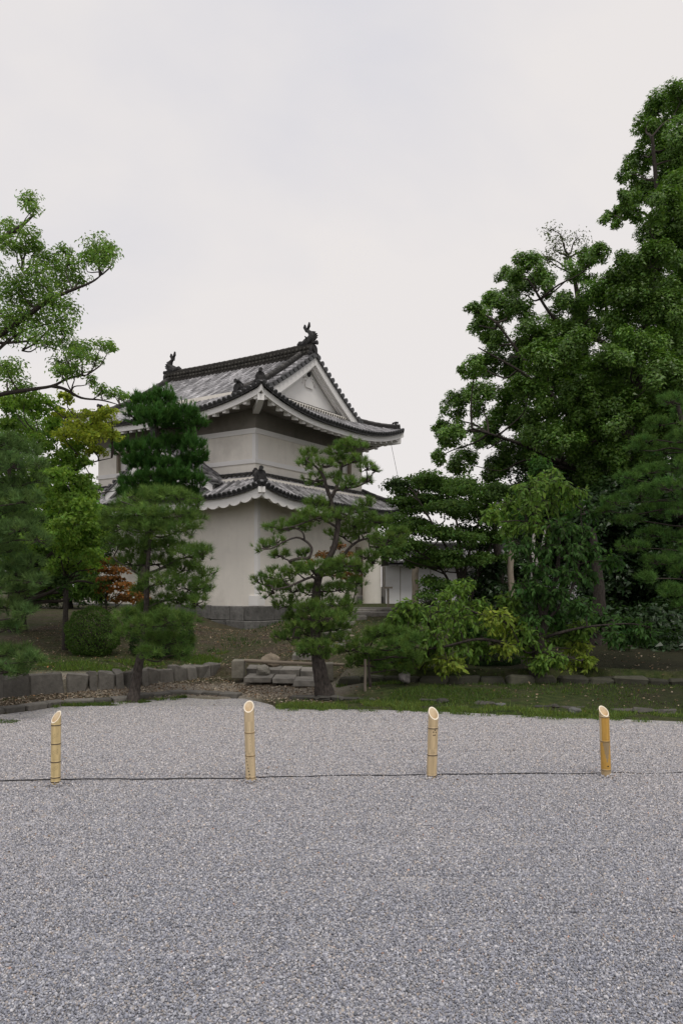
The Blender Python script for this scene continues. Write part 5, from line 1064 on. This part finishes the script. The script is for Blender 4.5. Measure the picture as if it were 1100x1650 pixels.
ctr_pads = [(566,719,25,11),(543,727,18,8),(500,730,17,9),(492,745,14,11),(520,749,18,8),(552,743,20,9),(574,741,16,8),(508,771,18,10),(560,778,20,9),(590,754,12,9),(604,757,7,6),(592,773,11,6),(538,767,12,5),
            (512,812,24,12),(508,832,32,14),(540,826,14,8),(455,849,26,9),(485,844,22,12),(425,879,16,7),(446,872,11,7),(452,893,17,8),(489,891,12,6),(590,811,17,8),(562,827,22,9),(600,838,28,12),(570,845,18,8),(552,862,24,9),(582,856,14,7),(622,872,24,15),(640,862,16,10),
            (448,928,26,13),(424,938,16,11),(478,920,18,8),(508,915,32,10),(535,922,22,9),(556,908,22,10),(590,896,16,9),(580,917,20,9),(600,905,12,7),(440,952,22,10),(474,950,26,12),(508,952,22,10),(545,948,26,10),(575,938,18,8),(462,975,22,9),(500,978,26,10),(545,972,28,11),(478,993,22,8),(520,996,34,11),(556,988,20,9),(535,1012,30,9),(500,1010,22,8),(460,1026,22,9),(490,1018,22,9),(510,1040,20,10),(540,1028,22,8),(475,1010,14,6),(505,1040,26,9,-.3),(520,1052,20,8,-.25),(492,1050,16,7,-.2)]
pine('pine_tree', 'cloud-pruned pine with open twisted branches standing before the turret corner', ctr_tr, .108, .026, ctr_pads, Yp, PG, L=.085, m=36, dens=100, wd=.0027, branches=ctr_br, yoff=.3, vertical=.75, grow=1.15)
sp_b = np.array((*at(597, 1108, 11.6)[:2], .08)); pine('pine_tree', 'small low pine sapling with soft needles right of the leaning trunk', [sp_b, *A_([(594,1075,0),(596,1045,0),(606,1020,.1)], 11.6)], .025, .012, [(588,1038,26,11),(560,1046,18,9),(612,1022,26,10),(640,1040,26,12),(662,1030,20,10),(600,1058,30,11),(636,1062,26,11),(665,1058,22,11),(570,1066,18,9),(612,1016,20,8),(640,1018,20,8),(655,1078,18,8),(615,1078,20,8),(690,1050,18,10)], 11.6, PM, L=.1, m=28, dens=90, spread=.9, wd=.0034)
fl_tr = [np.array((*at(215, 1131, 11.05)[:2], .02)), *A_([(219,1100,0),(226,1060,.05),(233,1020,.1),(236,980,.1),(237,930,.05),(241,880,0),(246,830,0),(250,800,0)], 11.1)]
fl_br = [(A_([(246,830,0),(235,826,-.1),(215,815,-.2),(195,808,-.25)], 11.1), .02, .007), (A_([(247,826,0),(262,830,.1),(290,824,.2),(315,830,.25)], 11.1), .02, .006), (A_([(238,925,.05),(262,915,.15),(292,900,.2),(325,898,.25)], 11.1), .024, .007), (A_([(238,935,.05),(215,920,-.1),(190,905,-.2)], 11.1), .02, .007), (A_([(236,980,.1),(265,968,.2),(300,965,.3),(330,955,.3)], 11.1), .02, .007), (A_([(233,1020,.1),(215,1005,-.1),(196,1000,-.2)], 11.1), .018, .006)]
fl_pads = [(256,795,32,8),(228,803,20,9),(203,814,22,9),(290,801,24,9),(316,812,14,8),(184,830,18,11),(235,826,32,10),(276,830,30,11),(312,832,18,10),(196,846,26,12),(238,852,34,12),(284,852,30,12),(190,874,22,12),(225,880,28,12),(268,878,30,12),(306,892,26,12),(328,890,14,11),(210,905,24,10),(250,905,28,11),(294,916,28,12),(325,925,18,12),(262,935,28,11),(304,945,28,12),(330,950,12,9),(232,950,20,9),(284,968,28,12),(318,970,16,10),(250,978,26,10),(206,990,22,11),(232,1003,26,10),(272,998,28,12),(300,1000,18,10),(210,1020,22,9),(250,1028,26,10),(286,1030,24,12),(295,1052,16,8),(240,1050,18,8)]
pine('pine_tree', 'slim light green pine with loose needles growing beside the left grass strip', fl_tr, .078, .02, fl_pads, 11.1, PM, L=.105, m=32, dens=90, wd=.0028, branches=fl_br, spread=.95, vertical=.55, grow=1.28)
bk_b = at(226, 975, 17); bk_b[2] = float(height(bk_b[0], 17.0)); bk_pads = [(232,650,28,14),(262,643,26,13),(290,666,28,12),(314,684,20,11),(250,672,34,11),(214,668,15,12),(272,684,28,9),(208,724,26,12),(240,722,24,12),(280,716,32,12),(312,720,22,14),(327,736,11,9),(225,744,30,10),(262,748,28,9),(300,746,30,10),(215,778,22,10),(245,768,26,10),(285,768,30,11),(262,785,28,9),(312,775,20,11),(206,795,18,10),(300,795,24,9),(235,798,24,9)]
pine('pine_tree', 'tall dense dark green pine with upright shoots behind the slim pine', [bk_b, *A_([(232,900,0),(250,820,0),(257,780,0),(255,720,0),(250,655,0)], 17)], .11, .04, [(*p, rng.uniform(-.5, .5)) for p in bk_pads], 17.0, PD, L=.13, m=30, dens=95, vertical=.9, spread=.6, wd=.0055, thick=.9, shoots=.09)
le_pads = [(10,712,34,14),(40,722,26,12),(60,745,20,11),(20,748,36,14),(50,775,26,12),(15,785,36,14),(40,805,28,12),(10,822,34,14),(55,838,24,10),(28,852,36,13),(60,868,20,10),(15,885,36,14),(50,905,26,13),(20,920,36,14),(58,935,18,10),(30,950,32,13),(10,975,30,14),(40,985,22,11),(20,1008,22,10),(20,1050,38,12),(48,1062,24,12),(15,1078,34,11),(-20,740,40,20),(-20,800,40,20),(-20,870,40,20),(-20,940,40,20)]
le_b = np.array((*at(-95, 1130, 9.6)[:2], .1)); pine('pine_tree', 'bluish green pine with long soft needles at the left edge of the picture', [le_b, *A_([(-85,1000,0),(-60,900,0),(-40,800,0),(-10,715,0)], 9.6)], .1, .03, le_pads, 9.6, PB, L=.11, m=28, dens=95, spread=.85, vertical=.55, wd=.0032)
re_pads = [(1080,645,24,10),(1100,665,24,12),(1062,682,26,12),(1100,705,28,13),(1040,710,24,9),(1070,728,32,12),(1022,722,18,7),(1100,750,28,14),(1048,758,34,12),(1010,768,22,8),(1080,785,34,14),(1030,795,32,12),(990,808,22,8),(1060,822,36,13),(1098,825,24,14),(1010,838,26,9),(975,822,16,6),(1050,860,32,12),(1092,870,28,14),(1020,880,24,9),(1068,905,32,12),(1100,920,24,12),(1040,930,22,9),(1082,950,28,11),(1100,975,20,9),(1130,700,40,25),(1135,800,40,25),(1130,900,40,25)]
re_b = np.array((*at(1150, 1090, 12.2)[:2], .15)); pine('pine_tree', 'layered pine reaching in from the right edge before the dark wood', [re_b, *A_([(1145,950,0),(1130,820,0),(1110,720,0),(1090,650,0)], 12.2)], .12, .03, re_pads, 12.2, (0.09, 0.175, 0.044), L=.1, m=28, dens=90, spread=.8)

# ---- left: keyaki reaching in, yellow maple, dark maple mass
KG = (0.185, 0.30, 0.072); Yk = 12.5
kb_ = np.array((*at(-260, 1125, 13.5)[:2], .1)); ky_br = [(A_([(-200,560,.5),(-90,460,.2),(0,388,0),(30,368,-.1),(54,347,-.1)], Yk), .07, .016), (A_([(-190,640,.5),(-80,590,.2),(0,540,0),(75,487,-.2),(110,470,-.2),(147,455,-.2),(165,442,-.2)], Yk), .06, .008), (A_([(-150,610,.3),(-40,560,.1),(20,552,0),(60,550,-.1),(36,565,-.1)], Yk), .03, .012), (A_([(-190,700,.5),(-80,660,.2),(0,636,0),(40,629,-.1),(84,622,-.1),(110,610,-.15),(141,604,-.2)], Yk), .05, .01), (A_([(84,622,-.1),(105,627,-.1),(131,641,-.15),(165,645,-.2),(194,653,-.2)], Yk), .03, .006), (A_([(150,643,-.2),(160,636,-.2),(166,622,-.2)], Yk), .01, .004), (A_([(0,400,0),(22,390,0),(36,420,0),(38,440,0)], Yk), .02, .008), (A_([(-10,570,0),(20,545,0),(45,530,0),(90,520,-.1)], Yk), .025, .007)]
kc = [(48,322,16,12),(55,337,12,9),(15,370,22,14),(40,378,20,14),(10,395,20,12),(35,400,14,10),(60,402,16,12),(72,415,18,12),(100,405,16,9),(55,440,24,16),(85,432,24,16),(110,428,20,14),(140,420,16,10),(155,398,24,16),(168,410,18,14),(178,402,10,10),(150,412,16,12),(30,455,20,14),(70,460,28,16),(100,455,26,16),(130,450,16,10),(15,480,26,18),(50,490,28,18),(85,490,24,14),(112,498,18,10),(20,510,28,18),(60,515,28,18),(95,515,24,14),(20,540,24,16),(60,540,26,14),(100,535,22,12),(85,555,16,10),(110,560,20,12),(140,560,20,10),(165,556,14,8),(180,560,10,6),(125,575,22,11),(100,585,18,9),(150,580,14,8),(95,600,18,9),(120,598,20,10),(150,615,10,8),(165,630,12,9),(185,635,13,8),(200,640,8,7),(20,600,26,16),(30,625,22,12),(10,590,24,12),(-20,450,40,30),(-20,520,40,30)]
broad_tree('zelkova_tree', 'tall light green deciduous tree reaching thin limbs in from the left edge', [kb_, *A_([(-255,900,1),(-235,740,.8),(-210,600,.6),(-230,450,.5)], Yk)], .3, .12, [(at(x, y, Yk + rng.uniform(-.5, .5)), np.array((rx, rx * 1.0, ry)) * Yk / F, np.array(KG) * rng.uniform(.8, 1.15)) for x, y, rx, ry in kc],   .056, KG, 3500, branches=ky_br, asp=.40, droop=.35, tight=.80, nsub=10, limb_r=.014)
MY = (0.29, 0.34, 0.045); MG = (0.185, 0.305, 0.052); MD = (0.055, 0.105, 0.03); Ym = 14.5
yb = at(105, 960, Ym); yb[2] = float(height(yb[0], Ym))
ymc = [(150,672,22,10,MY),(175,668,16,8,MY),(130,690,24,10,MY),(165,690,22,10,MY),(105,705,24,11,MY),(145,708,24,10,MY),(180,702,14,8,MY),(120,725,22,10,MG),(150,728,18,9,MY),(100,668,18,9,MY),(75,650,22,10,MG),(110,640,16,7,MY),(50,660,20,10,MG),(85,690,24,11,MG),(60,715,24,12,MG),(95,740,24,12,MG),(130,745,16,8,MG),(70,765,26,13,MG),(108,770,24,12,MG),(140,775,18,9,MG),(90,800,26,13,MG),(125,800,24,12,MG),(140,800,16,9,MG),(110,830,26,13,MG),(145,828,22,11,MG),(90,850,24,12,MG),(130,860,26,13,MG),(162,852,14,9,MG),(115,888,26,12,MG),(150,885,18,10,MG),(95,915,24,12,MG),(130,915,22,11,MG),(160,905,12,8,MG),(70,800,26,13,MG,-1),(105,810,24,12,MG,-1),(140,815,22,11,MG,-1),(120,845,26,12,MG,-1),(75,840,24,12,MG,-1),(150,868,18,9,MG,-1),(95,870,24,12,MG,-1),(60,870,22,12,MG,-1),(85,770,24,12,MG,-.8),(120,780,24,11,MG,-.8),(40,640,22,10,MG),(20,650,22,10,MG),(20,690,22,11,MG),(100,940,20,9,MD)]
broad_tree('maple_tree', 'bright maple turning yellow at its top beside the dark pine on the left', [yb, *A_([(108,900,.5),(112,830,.5),(118,760,.3),(130,700,.2)], Ym)], .05, .02, [(at(q[0], q[1], Ym + rng.uniform(-.6, .6) + (q[5] if len(q) > 5 else 0)), np.array((q[2] * 1.15, q[2] * 1.15, q[3] * 1.35)) * Ym / F, np.array(q[4]) * rng.uniform(.85, 1.15)) for q in ymc], .062, MG, 2600, up=.2, branches=[(A_([(118,760,0),(150,745,0),(180,738,0)], Ym), .02, .006), (A_([(112,830,0),(145,800,0),(190,790,0)], Ym), .02, .006), (A_([(110,860,0),(80,800,0),(60,740,0)], Ym), .03, .008)], asp=.7, flat=.25, droop=.15, limb_r=.018, tight=.5)
b2 = np.array((*at(30, 985, 16.5)[:2], .7)); gm = [(10,660,30),(40,690,30),(20,710,30),(70,700,28),(30,760,34),(70,780,32),(100,760,28),(20,820,34),(60,840,34),(100,830,30),(135,840,26),(30,880,34),(75,895,34),(115,900,30),(150,920,20),(40,940,32),(90,945,28),(130,950,20),(-20,720,40),(-20,820,40),(-20,920,40),(160,870,16),(110,740,26),(135,790,26),(165,830,18),(150,950,22),(165,945,18),(110,860,30),(60,940,30)]
broad_tree('broadleaf_tree', 'mid green leafy tree massed behind the bluish pine on the left', [b2, b2 + (.05, 0, 1.2), b2 + (0, 0, 2.6)], .16, .06, [(at(x, y, 16.5 + rng.uniform(-.9, .9)), r * 16.5 / F * np.array((1, 1.2, .8)), np.array((.12, .215, .042)) * rng.uniform(.85, 1.2)) for x, y, r in gm], .08, MD, 2200, tri=True, nsub=11, tight=.5)
for lab, x0, Y, hh in (('shaded dark tree filling the far left behind the bank', 20, 24, 4.6), ('low dark shrubby tree beside the left foot of the turret', 110, 25, 2.6)):
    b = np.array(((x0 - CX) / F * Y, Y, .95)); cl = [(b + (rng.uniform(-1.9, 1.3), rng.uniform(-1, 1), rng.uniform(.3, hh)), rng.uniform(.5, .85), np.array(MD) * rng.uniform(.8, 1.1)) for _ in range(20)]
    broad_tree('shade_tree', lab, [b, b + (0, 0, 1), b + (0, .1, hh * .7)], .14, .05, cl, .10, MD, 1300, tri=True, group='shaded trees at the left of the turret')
# small orange maples
def small_maple(label, px, py, Y, cls, col):
    b = at(px, py, Y); b[2] = float(height(b[0], Y)); return broad_tree('maple_sapling', label, [b, b + (.03, 0, .35), b + (.0, .02, .8)], .02, .01, [(at(x, y, Y + rng.uniform(-.3, .3)), np.array((rx, rx, ry)) * Y / F, np.array(col) * rng.uniform(.75, 1.2)) for x, y, rx, ry in cls], .06, col, 2400, asp=.75, flat=.3, limb_r=.012, cat='maple', yv=.25)
small_maple('small rust orange maple on the bank above the clipped bush', 170, 985, 16.0, [(180,906,27,8),(165,918,24,8),(192,920,22,8),(178,935,28,9),(200,945,22,8),(215,960,26,9),(192,962,22,8),(230,968,18,8),(170,948,18,7)], (.28, .135, .042))
small_maple('small reddish brown maple behind the lower pine branches by the door', 560, 990, 20.5, [(545,880,14,6),(520,893,16,6),(560,893,14,6),(545,907,20,7),(565,912,18,6),(525,915,14,6),(555,927,20,6),(570,930,14,5),(500,905,12,5),(548,942,12,5)], (.19, .10, .04))
# clipped bushes
def bush(label, px, py, rx, ry, Y, col, n=9000):
    c = at(px, py, Y); rad = np.array((rx, rx * .95, ry)) * Y / F; gz = float(height(c[0], Y)); root = thing('clipped_bush', label, 'bush', (c[0], c[1], gz - .05))
    U = nrm(rng.normal(size=(n, 3))) * (0.90 + .10 * rng.random((n, 1))); U *= (1 + .05 * np.sin(U[:, :1] * 7 + U[:, 2:] * 9 + px)); P = c + U * rad; P[:, 2] = np.maximum(P[:, 2], gz)
    g = MB(); add_leaves(g, P, U + rng.normal(0, .55, (n, 3)) + (0, 0, .2), .032, leafcol(n, col, .2, .08), .6, 0.0); g.build('foliage', M['leaf'], root, loc=(c[0], c[1], gz - .05))['kind'] = 'stuff'
    tg = MB(); b = np.array((c[0], c[1], gz - .05))
    for k in range(60): limb(tg, b, c + nrm(rng.normal(size=3) + (0, 0, .4)) * rad * .75, .015, .004, n=5, sides=4)
    tg.build('stems', M['twig'], root, loc=tuple(b))['kind'] = 'stuff'
bush('round clipped green bush on the left bank, fully in view', 150, 1020, 44, 43, 14.2, (.075, .135, .028))
bush('dark clipped bush on the bank behind the slim pine trunk', 262, 1030, 52, 40, 14.6, (.03, .065, .02))
bush('low rounded shrub behind the small pine and steps', 640, 1062, 40, 18, 12.9, (.045, .095, .022), 6000)
bush('low dark shrub under the drooping yellow-green tree', 790, 1070, 48, 26, 13.2, (.03, .06, .02), 4500)
bush('small dark shrub at the foot of the white wall', 690, 972, 20, 9, 21.5, (.035, .06, .02), 1200)

# ---------------------------------------------------------------- grass, litter, fallen leaves
def grass(name, label, P, h, col, wd=.004):
    n = len(P); D = nrm(rng.normal(0, .45, (n, 3)) * (1, 1, 0) + (0, 0, 1)); Hh = (h * np.exp(rng.normal(0, .4, n)))[:, None]; s_ = nrm(np.cross(D, rng.normal(size=(n, 3)))) * wd; bend = rng.normal(0, .3, (n, 3)) * (1, 1, 0) * Hh
    V = np.stack([P - s_, P + s_, P + D * Hh * .6 + s_ * .6, P + D * Hh * .6 - s_ * .6, P + D * Hh + bend * .5], 1).reshape(-1, 3); i = np.arange(n)[:, None] * 5; cc = leafcol(n, col, .25, .15)
    g = MB(); g.add(V, [i + np.array([[0, 1, 2, 3]]), i + np.array([[3, 2, 4]])], None); g.c[0][:, :3] = cc; g.c[1][:, :3] = cc; o = g.build(name, M['leaf']); return tag(o, label, 'grass', kind='stuff')
def on_ground(x, y): return np.stack([x, y, np.maximum(height(x, y), -0.005)], -1)
def scat(n, x0, x1, f0, f1):
    x = rng.uniform(x0, x1, n); a, b = f0(x), f1(x); return x, a + (b - a) * rng.random(n)
xl = lambda px, Y=11: (px - CX) / F * Y
def patchy(x, y, s=1.0, th=0.0): return np.sin(x * 2.1 * s + 1.7 * np.sin(y * 1.7 * s)) * np.sin(y * 2.6 * s + x) + .4 * np.sin(x * 6.1 * s) * np.sin(y * 7.3 * s + 1) > th
x, y = scat(9000, xl(110), xl(290), lambda x: edgeY(x) - .30 * np.sin(np.clip((x - xl(110)) / (xl(290) - xl(110)), 0, 1) * np.pi) , lambda x: edgeY(x) + .03); k = rng.random(len(x)) < .9
grass('grass', 'short green grass strip on the gravel edge by the slim pine', on_ground(x, y)[k & patchy(x, y, 2.4, -.2)], .026, (.10, .15, .04))
x, y = scat(2500, xl(-60, 9.6), xl(42, 9.6), lambda x: 9.25 + 0 * x, lambda x: 9.55 - .1 * (x - xl(-60, 9.6))); grass('grass', 'small grass patch on the gravel at the left edge', on_ground(x, y), .022, (.08, .13, .03))
x, y = scat(26000, xl(442, 10.3), xl(1250, 10.3), lambda x: edgeY(x) - .06 - .04 * np.sin(x * 7) * np.sin(x * 3.1), lambda x: edgeY(x) + .32); k = (patchy(x, y, 1.6, -.12)) & (rng.random(len(x)) < np.interp(x, [xl(442), xl(700), xl(1000)], [1, .8, .45]))
grass('grass', 'thin bright grass fringe between the gravel and the mossy bank on the right', on_ground(x, y)[k], .036, (.155, .215, .055))
x, y = scat(34000, xl(540, 11), xl(1200, 11), lambda x: edgeY(x) + .3, lambda x: retY(x) + .1); k = patchy(x, y, .9, -.1 ) & (rng.random(len(x)) < np.interp(x, [xl(540), xl(720), xl(850), xl(1100)], [1, .9, .3, .18]))
grass('grass', 'mossy grass on the shaded strip under the trees on the right', on_ground(x, y)[k], .035, (.085, .135, .030))
x, y = scat(16000, xl(-40, 12), xl(330, 13), lambda x: retY(x) + .2, lambda x: retY(x) + 2.2); k = patchy(x, y, 1.1, .25) & (rng.random(len(x)) < .8); grass('grass', 'patchy weeds and grass on the left bank above the stones', on_ground(x, y)[k], .05, (.11, .17, .035), .006)
x, y = scat(5000, xl(340, 16), xl(640, 16), lambda x: retY(x) + 2.5, lambda x: retY(x) + 9); k = patchy(x, y, 1.4, .45) & ((x < -.5) | (y < 13.5)); grass('weeds', 'scattered low weeds on the bare slope below the turret corner', on_ground(x, y)[k], .07, (.05, .095, .025), .009)
cxs = np.concatenate([rng.uniform(xl(445, 10.2), xl(1150, 9.6), 70), rng.uniform(xl(105), xl(300), 16)]); cyo = rng.uniform(-.22, .05, 86); kx = rng.integers(0, 86, 2600); x = cxs[kx] + rng.normal(0, .035, 2600); y = edgeY(cxs[kx]) + cyo[kx] + rng.normal(0, .03, 2600)
grass('grass', 'ragged grass tufts straggling out over the gravel edge', np.stack([x, y, np.full(2600, .005)], 1), .035, (.11, .165, .04))
def litter(label, x, y, size, cols, wts):
    n = len(x); P = on_ground(x, y) + (0, 0, .004); g = MB(); c = np.array(cols)[rng.choice(len(cols), n, p=wts)] * rng.uniform(.7, 1.25, (n, 1)); add_leaves(g, P, rng.normal(0, .35, (n, 3)) + (0, 0, 1), size, c, .6, 0.0, .12); return tag(g.build('fallen_leaves', M['litter'], None), label, 'fallen leaves', kind='stuff')
BR = [(.16, .11, .07), (.28, .21, .14), (.38, .31, .23), (.10, .07, .05), (.30, .16, .07)]
x, y = scat(9000, xl(-60, 11), xl(540, 13), lambda x: edgeY(x) + .12, lambda x: retY(x) + .02); litter('brown leaf litter and chips on the dirt strip before the left stones', x, y, .035, [(.22, .175, .125), (.30, .25, .19), (.42, .36, .28), (.13, .09, .06), (.28, .17, .09)], (.3, .3, .2, .15, .05))
x, y = scat(15000, xl(-40, 14), xl(640, 14), lambda x: retY(x) + .15, lambda x: retY(x) + 10); litter('dry leaf litter over the bare bank below the turret', x, y, .034, BR, (.34, .28, .14, .2, .04))
x, y = scat(1500, xl(540, 11), xl(1200, 11), lambda x: edgeY(x) + .2, lambda x: retY(x) + 5); litter('sparse dry leaves on the moss under the right-hand trees', x, y, .04, BR, (.3, .3, .15, .2, .05))
x, y = scat(800, -5.5, 5.5, lambda x: 4.2 + 0 * x, lambda x: edgeY(x) - .1); k = rng.random(len(x)) < np.interp(y, [4, 10], [.25, 1]); n = k.sum(); g = MB(); c = np.array(BR)[rng.choice(5, n, p=(.2, .3, .2, .15, .15))]
add_leaves(g, np.stack([x[k], y[k], court_z(x[k], y[k]) + .014], 1), rng.normal(0, .3, (n, 3)) + (0, 0, 1), .022, c, .5, 0.0, .15); tag(g.build('fallen_leaves', M['litter']), 'few small dry leaves scattered on the open gravel', 'fallen leaves', kind='stuff')
